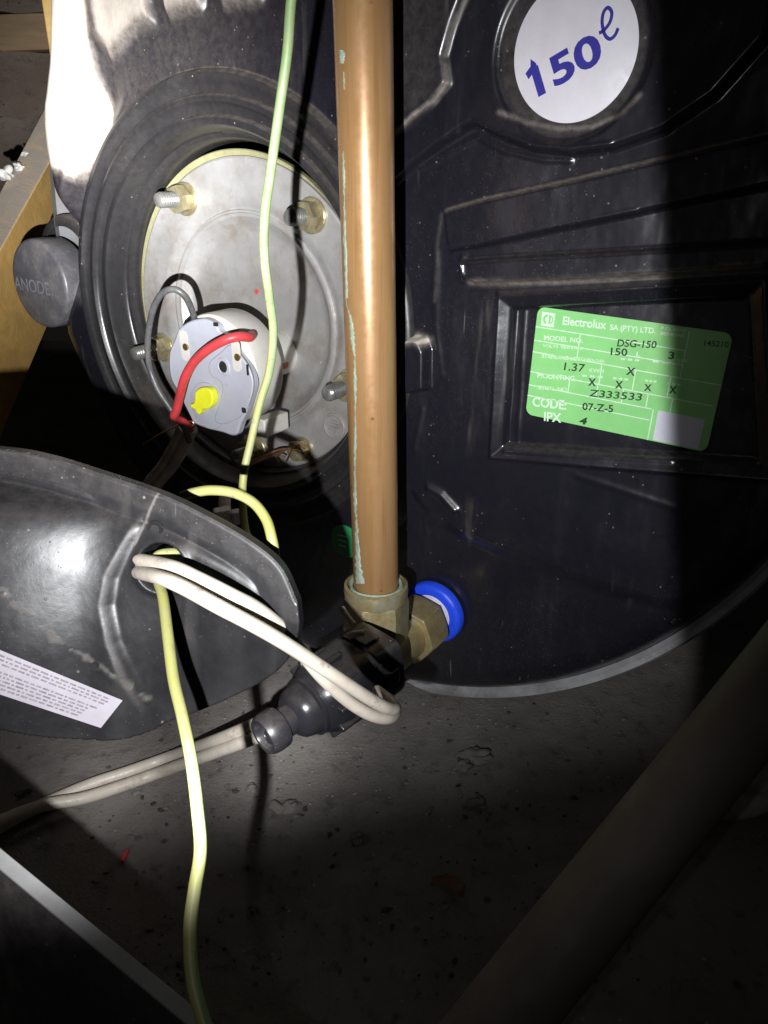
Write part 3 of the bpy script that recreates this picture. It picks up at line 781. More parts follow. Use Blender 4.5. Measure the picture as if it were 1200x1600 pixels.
# ================================================================== COPPER PIPE AND ELBOW
pb = np.array([-3.9, 330.0, -186.0]); pt = np.array([-9.2, 330.0, 150.0]); pax = unit(pt - pb)
pipe = thing('copper_pipe', 'upright bare copper water pipe with green oxide down its left side', 'pipe', tuple(pb))
PR = 11.0
obj('tube', lathe([(PR - 1, -14), (PR, -14), (PR, 80), (PR, 180), (PR, np.linalg.norm(pt - pb)), (PR - 1, np.linalg.norm(pt - pb))], pb, pax, 96), M['copper'], pipe)
def cyl_hit(u, v, r):
    d = rays((u, v))[0]; 
    dp = d - pax * (d @ pax); c = -pb; cp = c - pax * (c @ pax)
    A = dp @ dp; B = 2 * dp @ cp; C = cp @ cp - r * r; D = B * B - 4 * A * C
    t = (-B - math.sqrt(max(D, 0))) / (2 * A); return d * t
def crust(name, pts, wid, seed, wave=1.0):
    r = np.random.default_rng(seed); c = spline([(p[0], p[1], 0) for p in pts], 10); n = len(c); vs, fs = [], []
    wpx = np.interp(np.linspace(0, 1, n), np.linspace(0, 1, len(wid)), wid)
    for i in range(n):
        ww = wpx[i] * (1 + .35 * math.sin(i * 1.7) * r.random()); off = r.normal(0, .5 * wave)
        for j, k in enumerate((-.5, -.25, .25, .5)):
            vs.append(cyl_hit(c[i][0] + off + ww * k, c[i][1], PR + (.05 if j in (0, 3) else .40)))
    for i in range(n - 1):
        for j in range(3): fs.append([i * 4 + j, i * 4 + j + 1, (i + 1) * 4 + j + 1, (i + 1) * 4 + j])
    return obj(name, (np.array(vs), fs), M['oxide'], pipe)
for pts_, wid_, sd in (([(536, 240), (537, 270), (538, 306)], (1.5, 4, 2), 3), ([(538, 322), (539, 385), (541, 430), (541, 466)], (2, 5, 3.5, 4.5), 13), ([(545, 484), (549, 508), (551, 530), (554, 556)], (2, 5, 6, 3), 23),
                       ([(554, 562), (555, 600), (555, 640)], (2.5, 4.5, 2), 33), ([(555, 650), (555, 690), (554, 728)], (2, 4, 2.5), 43), ([(554, 736), (555, 780), (556, 808)], (2, 5, 3), 53), ([(556, 812), (558, 850), (560, 885), (563, 912)], (3, 6, 9, 14), 63)):
    crust('oxide_streak', pts_, wid_, sd)
crust('oxide_line', [(536, 236), (538, 300), (539, 385), (541, 467), (545, 487), (551, 520), (554, 550), (555, 605), (555, 667), (555, 740), (556, 790), (558, 850), (561, 905)], (1.2, 1.8, 1.4, 2.0, 1.5, 2.2, 1.6, 2.4), 71, .5)
crust('oxide_spot', [(533, 78), (535, 86), (534, 99)], (6, 9, 5), 4, .5)
crust('oxide_spot', [(537, 112), (538, 140)], (2, 3, 2), 5, .5)

elbow = thing('brass_elbow', 'brass compression elbow joining the copper pipe to the blue collar', 'pipe fitting', (pb[0], pb[1], -252))
EC = np.array([-3.9, 330.0, -232.0])
obj('nut_collar', lathe([(PR + .1, -12.5), (PR + .3, -2), (PR + 1.3, -1.2), (PR + 2.2, -3.4), (13.4, -4.4), (14.3, -1.0), (15.6, -1.6), (15.9, -4.5), (15.4, -8.5), (14.2, -9.5)], np.array([-3.9, 330, -184.0]), EZ, 72), M['brass'], elbow, smooth=30)
crustc = lathe([(PR + .4, -1.6), (PR + 1.8, -1.0), (PR + 2.3, -3.0)], np.array([-3.9, 330, -183.8]), EZ, 64, wob=.3)
obj('oxide_ring', crustc, M['oxide'], elbow)
obj('compression_nut', hexnut(np.array([-3.9, 330, -217.0]), EZ, 28.5, 24.5, .62), M['brass'], elbow, smooth=25, bevel=.3)
obj('elbow_body', merge(solid([(12.2, -8), (12.8, -2), (12.8, 16)], EC, EZ, 48), solid([(8, -13.5), (12.0, -12), (12.6, -6), (12.6, 30)], EC, AX, 48)), M['brass'], elbow, smooth=45)
obj('coupling_nut', hexnut(EC + AX * 29, AX, 30.5, 19, .16), M['brass'], elbow, smooth=22, bevel=.4)

# ================================================================== THERMOSTAT
th = thing('thermostat', 'round pale thermostat with a yellow dial plugged into the steel flange', 'thermostat', tuple(CPW(400, 690, HP)))
HB = HP - 8.0
HF = 34.0
Bq = CPX([(370, 484), (420, 514), (439, 592), (421, 642), (393, 490), (434, 550)], 8)
A_ = np.stack([2 * Bq[:, 0], 2 * Bq[:, 1], np.ones(len(Bq))], 1); s_ = np.linalg.lstsq(A_, (Bq ** 2).sum(1), rcond=None)[0]
tc_, tr_ = s_[:2], math.sqrt(s_[2] + s_[0] ** 2 + s_[1] ** 2)
TC = CAPW(tc_[0], tc_[1], 0)
obj('body', lathe([(tr_ * .42, HB - 3), (tr_ * .42, 2), (tr_ - 3, 5), (tr_ - .8, 6.5), (tr_, 8), (tr_, HF - 9), (tr_ - .6, HF - 6.5), (tr_ - 2.5, HF - 5.2), (.01, HF - 5.0)], TC, NO, 96, EX, EZ), M['cream'], th, smooth=40)
facep = [(289, 512), (304, 501), (322, 496), (335, 497), (348, 505), (354, 516), (368, 524), (380, 548), (398, 572), (406, 596), (402, 618), (395, 640), (386, 658), (378, 677), (358, 672), (334, 666), (314, 658), (308, 648), (298, 628), (291, 612), (279, 592), (275, 570), (276, 546), (284, 528)]
fq = spline([CPW(u, v, HF - 5.5) for u, v in facep + facep[:1]], 4)[:-1]
obj('face', prism(fq, NO * 5.5), M['lav'], th, smooth=30, bevel=1.0)
# raised round dial plate and pointer knob
dq = CPW(330, 640, HF)
obj('dial_plate', solid([(13.6, 0), (13.4, .9), (12.6, 1.1)], CPW(326, 634, HF), NO, 48, EX, EZ), M['lav'], th)
raised = [CPW(u, v, HF) for u, v in ((345, 552), (362, 538), (376, 552), (392, 575), (398, 600), (392, 628), (378, 650), (352, 662), (338, 655), (345, 630), (350, 600), (332, 585), (330, 566))]
obj('raised_panel', prism(spline(raised + raised[:1], 4)[:-1], NO * 1.6), M['lav'], th, smooth=30, bevel=.6)
kn = [CPW(u, v, HF + 1.0) for u, v in ((314, 610), (321, 604), (331, 603), (339, 608), (342, 620), (340, 630), (334, 636), (326, 637), (321, 644), (317, 643), (314, 637), (308, 634), (307, 629), (313, 625))]
obj('knob', prism(spline(kn + kn[:1], 5)[:-1], NO * 5.0), M['knob'], th, smooth=30, bevel=.7)
def dot(name, u, v, r, mat, h=HF, d=.5, sq=1.0):
    return obj(name, solid([(r, 0), (r, d), (r * .9, d + .08)], CPW(u, v, h) - NO * .2, NO, 28, EX, EZ * sq), M[mat], th)
ringp = lathe([(2.9, 0), (3.4, .8), (4.8, .7), (5.2, 0)], CPW(349, 573, HF + 1.5), NO, 36, EX, EZ)
obj('socket_rim', ringp, M['lav'], th); dot('socket_hole', 349, 573, 3.0, 'hole', HF + 1.6)
for u, v in ((289, 540), (370, 556)):
    sl = obj('terminal_slot', prism(rrect(CPW(u, v, HF - .2 + (1.6 if u > 300 else 0)), EX, EZ, 6.0, 17, 2.9), NO * .5), M['hole'] if False else M['cream'], th)
    obj('terminal_screw', solid([(2.0, 0), (2.0, .9)], CPW(u + 2, v + 2, HF + (1.7 if u > 300 else .3)), NO, 20, EX, EZ), M['brassdot'], th)
for u, v, w, hh in ((337, 507, 3.5, 2), (387, 578, 1.5, 6), (381, 641, 3, 3)):
    obj('slot', prism(rrect(CPW(u, v, HF + .1 + (1.6 if u > 350 else 0)), EX, EZ, w, hh, .6), NO * .15), M['hole'], th)
obj('pocket_seal', solid([(5, 0), (5, 14)], CPW(441, 565, -20), NO, 32, EX, EZ), M['orange'], th)
obj('foot', box(CPW(424, 662, 2), EX, EZ, NO, 9, 11, 22), M['cream'], th, bevel=1.0)

# ================================================================== WIRES
def along(h, pts): return [CPW(u, v, hh) for (u, v, hh) in pts]
gw = spline([CPW(u, v, h) for u, v, h in ((304, 504, 28), (301, 488, 36), (290, 464, 44), (272, 452, 48), (252, 460, 49), (238, 488, 47), (231, 530, 45), (233, 570, 43), (245, 605, 42), (262, 632, 40), (276, 652, 38), (290, 672, 34), (296, 690, 30))], 10)
obj('grey_wire', tube(gw, 1.75, 14), M['greyw'], kind=None, label='thin grey wire looping out of the thermostat past the flange stud', cat='wire', base=tuple(gw[-1]))
rw = spline([CPW(u, v, h) for u, v, h in ((394, 524, 26), (389, 527, 35), (372, 526, 42), (350, 532, 47), (325, 546, 49), (303, 566, 49), (289, 590, 48), (282, 615, 46), (276, 640, 44), (272, 650, 43), (278, 655, 38), (290, 662, 33), (297, 672, 29))], 10)
obj('red_wire', tube(rw, 2.5, 16), M['red'], label='red wire bent from the thermostat terminal down to the grey sheath', cat='wire', base=tuple(rw[-1]))
# flat grey sheath with its cut end
sh = spline([CPW(u, v, h) for u, v, h in ((293, 668, 26), (280, 698, 24), (262, 728, 22), (242, 752, 20), (215, 790, 18))], 8)
sheath = thing('sheathed_cable', 'dull grey flat sheathed cable rising behind the black cover to the red wire', 'cable', tuple(sh[-1]))
off = EX * 3.2
obj('sheath', merge(tube(sh - off, 4.0, 14), tube(sh + off, 4.0, 14)), M['sheath'], sheath)
for k, pts in enumerate((((300, 672, 27), (304, 664, 30), (298, 658, 31), (285, 662, 30), (262, 672, 27), (240, 684, 24), (222, 696, 20)),)):
    obj('bare_strand', tube(spline([CPW(*p) for p in pts], 8), .45, 6), M['copper_wire'], sheath)

def earth_geo(pts, rad, turn, n=12):
    """tube with a two-colour stripe; turn = degrees the yellow side is turned from the lens, per control point"""
    P = spline(pts, n); g = tube(P, rad, 20); v = g[0].reshape(len(P), 20, 3)
    T = np.gradient(P, axis=0); T /= np.linalg.norm(T, axis=1)[:, None]
    th_ = np.interp(np.linspace(0, 1, len(P)), np.linspace(0, 1, len(turn)), turn); att = []
    for i in range(len(P)):
        r = -unit(P[i]); r = unit(r - T[i] * (r @ T[i])); q = np.cross(T[i], r); a = R_(th_[i]); ref = r * math.cos(a) + q * math.sin(a)
        att += list(.5 + .5 * ((v[i] - P[i]) / rad) @ ref)
    return g[0], g[1], att
ew = WP([(468, -90, 208), (455, 0, 215), (449, 80, 220), (438, 160, 226), (424, 260, 235), (414, 335, 243), (413, 400, 251), (421, 465, 260), (427, 520, 268), (421, 580, 275), (406, 630, 281), (392, 690, 286), (381, 740, 288), (379, 785, 286), (384, 830, 278), (397, 853, 268), (399, 868, 259), (372, 875, 246), (320, 868, 228), (278, 864, 219), (248, 868, 216), (242, 886, 216), (248, 910, 213), (255, 935, 208), (262, 990, 200), (271, 1060, 193), (285, 1120, 188), (299, 1190, 183), (309, 1270, 177), (313, 1330, 173), (304, 1390, 169), (297, 1450, 165), (300, 1520, 161), (312, 1575, 158), (340, 1660, 153)])
obj('earth_wire', earth_geo(ew, 1.48, (185, 180, 170, 150, 125, 60, 30, 30, 60, 95, 60, 30, 10, 20, 40, 30, 60, 100)), M['earth'], label='long green and yellow earth wire hanging from the top to the bottom past the flange', cat='wire', base=tuple(ew[-1]))
yl = WP([(285, 776, 236), (302, 770, 234), (330, 766, 232), (365, 770, 230), (395, 785, 228), (415, 810, 226), (424, 838, 224), (429, 870, 226), (424, 905, 234)])
obj('wire_tail', earth_geo(yl, 1.55, (10, 0, 10, 30)), M['earth'], label='short yellow wire tail arching over the black cover', cat='wire', base=tuple(yl[-1]))
# bare copper earth strands twisted from the earth bolt
ct = thing('copper_strands', 'bare twisted copper strands tied to the small bolt on the flange', 'wire', tuple(CPW(385, 725, 0)))
for k, pts in enumerate((((478, 700, -6), (462, 695, -4), (440, 706, -2), (415, 716, 0), (395, 724, 2), (378, 735, 0)), ((470, 706, -5), (455, 702, -3), (436, 703, -1), (412, 713, 3), (392, 722, 4), (372, 728, 4)),
                         ((436, 722, -6), (432, 716, -3), (438, 711, -2), (446, 714, -4)), ((396, 712, 3), (384, 706, 6), (376, 712, 8)), ((458, 700, -2), (452, 710, -2), (447, 722, -6)))):
    obj('strand', tube(spline([CPW(*p) for p in pts], 8), .75 - .08 * k, 8), M['copper_wire'], ct)
# small white terminal block hanging in the dark under the flange
wb = thing('white_connector', 'small white wire connector hanging in the dark below the flange', 'connector', tuple(W(355, 810, 400)))
c0 = W(348, 806, 405)
obj('block', box(c0, unit((1, .3, .1)), unit((-.1, 0, 1)), unit((.3, -1, 0)), 9, 8, 8), M['white'], wb, bevel=1.2)
obj('block', box(W(371, 807, 405), unit((1, .3, .1)), unit((-.1, 0, 1)), unit((.3, -1, 0)), 6, 7, 7), M['white'], wb, bevel=1.2)
obj('lead', tube(spline([W(352, 800, 408), W(351, 785, 412), W(352, 770, 418)], 6), 3.2, 12), M['sheath'], wb)

# ================================================================== TERMINAL COVER
P_b, P_c, P_a = np.array([-72., 187, -157.]), np.array([-28., 189, -96.]), np.array([-112., 212, -74.])
NC = unit(np.cross(P_c - P_b, P_a - P_b)); NC = NC if NC[1] < 0 else -NC
CX = unit(np.cross(EZ, NC)); CY = np.cross(NC, CX)
def COVW(s, t, h):
    s = np.asarray(s, float)[..., None]; t = np.asarray(t, float)[..., None]; h = np.asarray(h, float)[..., None]
    return P_c + s * CX + t * CY + h * NC
def CVX(px, h=0.0):
    r = rays(px); h = np.asarray(h, float); t = (NC @ P_c + h) / (r @ NC); X = r * t[:, None] - P_c
    return np.stack([X @ CX, X @ CY], 1)
top_line = spline([(*q, 0) for q in CVX([(-260, 720), (-140, 692), (0, 700), (70, 712), (140, 733), (250, 770), (330, 808), (395, 846), (440, 885), (466, 940)])], 6)[:, :2]
bot_line = spline([(*q, 0) for q in CVX([(466, 940), (468, 985), (450, 1030), (410, 1064), (340, 1098), (285, 1118), (228, 1128), (150, 1112), (60, 1076), (0, 1052), (-100, 1012), (-230, 960), (-290, 830), (-260, 720)])], 6)[:, :2]
COUT = np.vstack([top_line[:-1], bot_line[:-1]])
dome_c = CVX((90, 900), 15)[0][0]
shine = CVX((112, 880), 10.5)[0]
pocket_ridge = CVX([(300, 900), (330, 960), (320, 1040), (270, 1110)], 6)
pocket = np.vstack([CVX([(247, 765), (228, 797), (208, 830)], 5), CVX([(186, 864), (172, 905), (170, 945), (184, 1000), (207, 1060), (236, 1120), (262, 1200)], 8), CVX([(560, 1150), (560, 800), (400, 740)], 4)])
hole_c = CVX((243, 892), 7)[0]
flat_corner = CVX([(262, 770), (330, 800), (420, 850), (392, 856), (290, 850), (250, 838)], 8)
_cc = {}
def cov_d(S, T):
    if S.ndim < 2: return sdf(S, T, COUT)
    if 'd' not in _cc: _cc['d'] = sdf(S, T, COUT)
    return np.maximum(_cc['d'], 0) if 'used' in _cc else _cc['d']
def cov_h(S, T):
    da = np.maximum(sdf(S, T, COUT), 0); dt = seg_dist(S, T, top_line)
    lip = .6 + 1.4 * smoothstep(0, .6, dt) + 1.0 * smoothstep(6.1, 6.7, dt) - .7 * np.exp(-((dt - 9) / .6) ** 2) + 3.0 * np.maximum(dt - 9.5, 0)
    ds, dy = S - shine[0], T - shine[1]
    dr = np.clip(ds, 0, 12); dl = np.minimum(ds, 0); dx = np.maximum(ds - 12, 0)
    dome = 10.5 - .61 * dl - .5 * .010 * dl ** 2 - .61 * dr + .5 * .0425 * dr ** 2 - .10 * dx
    dome = dome - .244 * dy * smoothstep(34, 8, ds) - .5 * np.where(dy > 0, .016, .004) * dy ** 2
    ub = np.clip(da / 12, 0, 1); pb_ = 45 * np.sqrt(np.maximum(1 - (1 - ub) ** 2, 0))
    pt = -2.6 * np.log(np.exp(-np.minimum(lip, 120) / 2.6) + np.exp(-np.clip(dome, -20, 80) / 2.6))
    pt = np.maximum(pt, 1.2 * smoothstep(0, 1, dt))
    h = np.minimum(pt, pb_)
    pk = smoothstep(-2.4, 1.8, sdf(S, T, pocket))
    h = h - pk * np.minimum(1.8, .4 * h)
    rh = np.hypot((S - hole_c[0]), (T - hole_c[1]))
    h = h + .7 * np.exp(-((rh - 7.6) / 1.0) ** 2)
    h = h - 14 * smoothstep(6.9, 6.2, rh)
    h += soft_noise(S, T, 32, 21) * .18 * smoothstep(1.5, 10, da) + soft_noise(S, T, 7.5, 22) * .03
    return h
def cov_dust(S, T, h):
    D = .015 + .07 * smoothstep(-.2, 1.0, soft_noise(S, T, 26, 31) + .2) * smoothstep(-60, -110, T * 1.0 - 0 * S + 40)
    D = np.maximum(D, .16 * np.exp(-((sdf(S, T, pocket) + 1.2) / .8) ** 2) * smoothstep(4, 13, sdf(S, T, COUT)))
    D = D * (1 - .8 * smoothstep(1, 4, sdf(S, T, pocket)))
    seam = CVX([(242, 770), (228, 800), (210, 850)], 3)
    D = np.maximum(D, .4 * np.exp(-(seg_dist(S, T, seam) / .35) ** 2))
    cr = CVX([(0, 870), (50, 930), (105, 995), (150, 1035), (190, 1070), (215, 1105)], 12)
    D = np.maximum(D, .35 * np.exp(-((seg_dist(S, T, cr) + soft_noise(S, T, 6, 34) * .8) / .7) ** 2) * (soft_noise(S, T, 8, 33) > -.1))
    dt = seg_dist(S, T, top_line); D = np.maximum(D, .05 * smoothstep(7.2, 5.2, dt))
    return D
cov = thing('terminal_cover', 'loose black plastic terminal cover with cable hole and white paper label at left', 'cover', tuple(COVW(*CVX((200, 1140))[0], 0)))
lo_b, hi_b = COUT.min(0) - 1, COUT.max(0) + 1
shell = obj('shell', grid_field(lo_b[0], hi_b[0], lo_b[1], hi_b[1], .42, lambda S, T: cov_d(S, T) > -.58, cov_h, COVW, cov_dust, COUT, cov_d), M['cover'], cov, smooth=0)
for p in shell.data.polygons: p.use_smooth = True
# wall of the shell behind its edge
wv = np.vstack([COVW(COUT[:, 0], COUT[:, 1], np.full(len(COUT), .5)), COVW(COUT[:, 0], COUT[:, 1], np.full(len(COUT), -3.0))]); nn = len(COUT)
obj('edge', (wv, [[i, (i + 1) % nn, nn + (i + 1) % nn, nn + i] for i in range(nn)]), M['cover'], cov)
def cov_surf(px):
    px = np.atleast_2d(np.array(px, float)); h = np.full(len(px), 20.0)
    for _ in range(30):
        q = CVX(px, h); h = .6 * h + .4 * cov_h(q[:, 0], q[:, 1])
    q = CVX(px, h); return COVW(q[:, 0], q[:, 1], h)
hs = cov_surf([(242, 827)])[0]
obj('screw_hole', lathe([(1.35, -.1), (1.6, .35), (2.2, .4), (2.5, -.2)], hs, NC, 32), M['cover'], cov)
obj('screw_recess', solid([(1.4, 0), (1.4, .12)], hs, NC, 24), M['hole'], cov)
# paper label following the curved shell
def patch(px_fn, nu, nv, lift):
    U, V = np.meshgrid(np.linspace(0, 1, nu), np.linspace(0, 1, nv)); P = np.array([px_fn(a, b) for a, b in zip(U.ravel(), V.ravel())])
    X = cov_surf(P) + NC * lift; i = np.arange(nu * nv).reshape(nv, nu)
    return X, np.stack([i[:-1, :-1].ravel(), i[:-1, 1:].ravel(), i[1:, 1:].ravel(), i[1:, :-1].ravel()], 1).tolist()
TLc, TRc, BRc, BLc = np.array([-90., 978]), np.array([192., 1094]), np.array([158., 1137]), np.array([-128., 1042])
def lab(a, b): return (TLc * (1 - a) + TRc * a) * (1 - b) + (BLc * (1 - a) + BRc * a) * b
plab = obj('paper_label', patch(lab, 50, 14, .15), M['paper'], cov)
lines = []
r5 = random.Random(5)
for row in range(9):
    b0 = .09 + row * .094; a = .33 + (.01 if row % 3 else .0)
    if row == 3: continue
    while a < .93 - row * .012:
        w = r5.uniform(.012, .045)
        q = [lab(a, b0), lab(a + w, b0), lab(a + w, b0 + .045), lab(a, b0 + .045)]
        lines += q; a += w + .009
lv = cov_surf(lines) + NC * .22
lines = (lv, [[4 * i, 4 * i + 1, 4 * i + 2, 4 * i + 3] for i in range(len(lv) // 4)])
obj('small_print', lines, M['greyink'], plab, smooth=0)

# ================================================================== WHITE TWIN CABLES, BLACK CABLE CONNECTOR
wc = thing('white_twin_cable', 'cream twin cable curving out of the cover hole to a tight bend', 'cable', tuple(W(590, 1080, 290)))
A1 = spline(WP([(214, 894, 224), (220, 895, 216), (252, 903, 204), (287, 918, 199), (340, 947, 198), (395, 976, 202), (450, 1008, 210), (523, 1056, 224), (578, 1092, 238), (605, 1106, 248), (617, 1106, 258), (607, 1094, 272), (590, 1080, 290)]), 10)
B1 = spline(WP([(213, 874, 226), (220, 875, 218), (270, 886, 207), (312, 905, 204), (362, 930, 205), (405, 953, 210), (447, 988, 219), (478, 1028, 225), (508, 1063, 230), (548, 1098, 240), (583, 1118, 249), (609, 1121, 259), (616, 1110, 270), (600, 1096, 286)]), 10)
obj('core', tube(A1, np.interp(np.linspace(0,1,len(A1)),[0,.6,1],[1.95,2.05,2.25]), 20), M['white_cable'], wc); obj('core', tube(B1, np.interp(np.linspace(0,1,len(B1)),[0,.6,1],[1.95,2.05,2.25]), 20), M['white_cable'], wc)
lcb = thing('floor_cable', 'cream twin cable running along the floor to the black cable connector', 'cable', tuple(on_floor(200, 1215)))
fp = lambda u, v, up: on_floor(u, v, -CAM_H + up)
C1 = spline([W(452, 1118, 340), W(410, 1128, 352), W(345, 1154, 378), fp(270, 1181, 9), fp(200, 1206, 5), fp(140, 1226, 4.6), fp(70, 1256, 4.4), fp(0, 1292, 4.4), fp(-90, 1345, 4.4)], 10)
D1 = spline([W(450, 1134, 340), W(405, 1150, 352), W(335, 1176, 380), fp(255, 1205, 8), (fp(190, 1228, 5.4)), fp(130, 1247, 8), fp(70, 1258, 10.2), fp(0, 1284, 10.6), fp(-90, 1335, 10)], 10)
obj('core', tube(C1, 3.2, 18), M['white_cable'], lcb); obj('core', tube(D1, 3.2, 18), M['white_cable'], lcb)

c1_base = W(410, 1152, 318)
cn = thing('cable_connector', 'black round cable connector with an open gland, lying under the cream cable', 'connector', tuple(c1_base))
c0, c1 = W(582, 1034, 356), W(410, 1152, 318)
ca = unit(c1 - c0); cl = np.linalg.norm(c1 - c0)
cx_, cy_, _ = frame(ca)
def superlathe(prof, seg=96):
    vs, fs, k = [], [], len(prof)
    for i in range(seg):
        a = 2 * math.pi * i / seg
        for r, h, p in prof:
            c, s = math.cos(a), math.sin(a); q = (abs(c) ** p + abs(s) ** p) ** (-1 / p)
            vs.append(c0 + (cx_ * c + cy_ * s) * r * q + ca * h)
    for i in range(seg):
        j = (i + 1) % seg
        for t in range(k - 1): fs.append([i * k + t, j * k + t, j * k + t + 1, i * k + t + 1])
    fs.append([i * k for i in range(seg)]); return np.array(vs), fs
obj('housing', superlathe([(13, -7, 5), (14.6, -6, 5), (15, -4, 5), (15, 8, 5), (14.0, 8.5, 5), (14.0, 10.0, 5), (15.2, 10.5, 5), (15.6, 17, 4), (16.2, 24, 3), (16.3, 29, 2.6), (15.6, 33, 2.4), (14.2, 36.5, 2.2), (12.9, 38.5, 2)]), M['connector'], cn, smooth=32)
obj('shoulder', superlathe([(13.0, 37.5, 2), (13.7, 38.2, 2), (13.7, 39.8, 2), (12.4, 40.6, 2), (11.8, 43, 2), (10.9, 46, 2), (9, 48, 2), (6.9, 49, 2), (6.7, cl - 6, 2)]), M['connector'], cn, smooth=32)
for k in range(10):
    a = 2 * math.pi * k / 10 + .2
    d = cx_ * math.cos(a) + cy_ * math.sin(a); t_ = np.cross(ca, d)
    obj('grip_rib', box(c0 + ca * 27 + d * 16.0, ca, t_, d, 15, 2.6, 5.0), M['connector'], cn, bevel=.6)
for sx in (-1, 1):
    obj('clip', box(c0 + ca * 3 + cx_ * 15.2 * sx, ca, cy_, cx_, 9, 8, 2.4), M['connector'], cn, bevel=.6)
    obj('clip', box(c0 + ca * 3 + cy_ * 15.2 * sx, ca, cx_, cy_, 9, 10, 2.4), M['connector'], cn, bevel=.6)
obj('gland', lathe([(6.6, cl - 9.5), (8.8, cl - 9), (9.2, cl - 8), (9.2, cl - 4), (8.8, cl - 1.5), (7.9, cl), (6.6, cl - .3), (6.1, cl - 1.6), (5.8, cl - 6.5), (.01, cl - 6.5)], c0, ca, 64), M['connector'], cn, smooth=50)
obj('gland_core', lathe([(3.7, cl - 6.5), (3.6, cl - 2.2), (2.7, cl - 1.2), (.01, cl - 1.0)], c0 + CX * 1.3 - EZ * 1.3, ca, 40), M['connector'], cn, smooth=50)
# cut white wire ends beside the connector
for pts, lb in ((((545, 994, 345), (556, 990, 342), (568, 989, 343)), 'small white wire end above the black connector'), (((534, 950, 352), (541, 962, 350), (552, 976, 348)), 'thin white wire end standing beside the brass elbow')):
    P = spline(WP(pts), 8); obj('wire_end', tube(P, 1.5, 12), M['white_cable'], label=lb, cat='wire', base=tuple(P[0]))

# ================================================================== BACKGROUND ON THE LEFT
post = box(W(132, 0, 800), (1, 0, 0), (0, 1, 0), EZ, 76, 38, 700)
obj('timber_post', post, M['pine'], label='upright pine post behind the top left of the water heater', cat='timber', base=(W(132, 0, 800)[0], W(132, 0, 800)[1], -CAM_H), bevel=1.5)
T1f, T1n, T2f, T2n = W(104, 104, 860), W(-70, 432, 600), W(118, 180, 800), W(-62, 500, 545)
bm_ = prism([T1n, T2n, T2f, T1f], (0, 0, -105))
obj('timber_beam', bm_, M['pine_dusty'], label='dusty pine beam rising away behind the grey anode cap', cat='timber', base=tuple(T2n), bevel=1.0)
tl = ['dark roof tile at the very top left corner', 'dark roof tile just below the tan batten', 'lowest dark roof tile above the dusty beam']
for k, (v0, v1, dep) in enumerate(((-90, 30, 1330), (76, 186, 1300), (176, 300, 1270))):
    a, b, c, d = W(-60, v0, dep + 30), W(150, v0 - 6, dep + 30), W(150, v1 - 8, dep), W(-60, v1, dep)
    rows_, vs, fs = 24, [], []
    for i in range(rows_ + 1):
        t = i / rows_; bulge = 14 * math.sin(t * math.pi * 2 + k)
        for q, (A, B) in enumerate(((a, b), (a * .5 + d * .5, b * .5 + c * .5), (d, c))):
            vs.append(A + (B - A) * t + np.array([0, -bulge, bulge * .6]))
        vs.append(d + (c - d) * t + np.array([0, 30 - bulge, bulge * .6 + 2]))
    for i in range(rows_):
        for q in range(3): fs.append([i * 4 + q, i * 4 + q + 1, (i + 1) * 4 + q + 1, (i + 1) * 4 + q])
    obj('roof_tile', (np.array(vs), fs), M['tile'], label=tl[k], cat='roof tile', base=tuple(d), group='roof tiles at the top left')
obj('roof_batten', box(W(30, 53, 1330), unit((1, 0, .03)), (0, 1, 0), EZ, 420, 36, 54), M['oldwood'], label='tan wooden batten crossing between the dark roof tiles', cat='timber', base=tuple(W(30, 53, 1330)), bevel=2)
back = prism([W(-250, -500, 1500), W(330, -500, 1500), W(330, 500, 1500), W(-250, 500, 1500)], (0, 40, 0))
obj('roof_underlay', back, M['tile'], kind='structure')

def lump(c, r, seed, sq=(1, 1, 1), sub=3, amp=.35, freq=2.2):
    bm = bmesh.new(); bmesh.ops.create_icosphere(bm, subdivisions=sub, radius=1.0)
    rr = np.random.default_rng(seed); ks = rr.normal(0, freq, (7, 3)); ph = rr.uniform(0, 6.28, 7)
    v = np.array([x.co[:] for x in bm.verts]); n = sum(np.sin(v @ k + p) for k, p in zip(ks, ph)) / 7
    v = v * (1 + amp * 1.6 * n)[:, None] * np.array(sq) * r + c; f = [[q.index for q in p.verts] for p in bm.faces]; bm.free(); return v, f
for (u, v, dep, r), lb in zip(((30, 262, 700, 4.5), (8, 272, 690, 7), (42, 244, 725, 5)), ('small white insulation tuft in the middle of the dusty beam', 'larger white insulation tuft at the left frame edge on the beam', 'topmost white insulation tuft on the dusty beam')):
    c = W(u, v, dep); obj('insulation_tuft', lump(c, r, int(u), (1, 1, .8), 4, .5, 3.2), M['fluff'], label=lb, cat='insulation', base=tuple(c), group='insulation tufts on the beam')

# ================================================================== FOREGROUND
fpp = WP([(1420, 800, 262), (1225, 1045, 250), (1015, 1305, 243), (785, 1592, 232), (655, 1758, 226)])
obj('foreground_pipe', tube(spline(fpp, 8), 12.8, 48), M['pvc'], label='thick tan pipe crossing the dark lower right corner', cat='pipe', base=tuple(fpp[-1]))
tw = thing('drip_tray', 'dark edge of a tray with a pale lip in the lower left corner', 'tray', tuple(on_floor(150, 1500)))
tA, tB = W(-90, 1276, 196), W(440, 1716, 168)
td = unit(tB - tA); tn = unit(np.cross(td, EZ)); tn = tn if tn[1] < 0 else -tn
obj('wall', prism([tA + tn * .2, tB + tn * .2, np.array([tB[0], tB[1], -299]) + tn * 26, np.array([tA[0], tA[1], -299]) + tn * 26], -tn * 2.0), M['tray_wall'], tw)
obj('lip', prism([tA + tn * 1.1, tB + tn * 1.1, tB - tn * 2.4 + EZ * .5, tA - tn * 2.4 + EZ * .5], EZ * 1.1), M['tray_lip'], tw, bevel=.3)
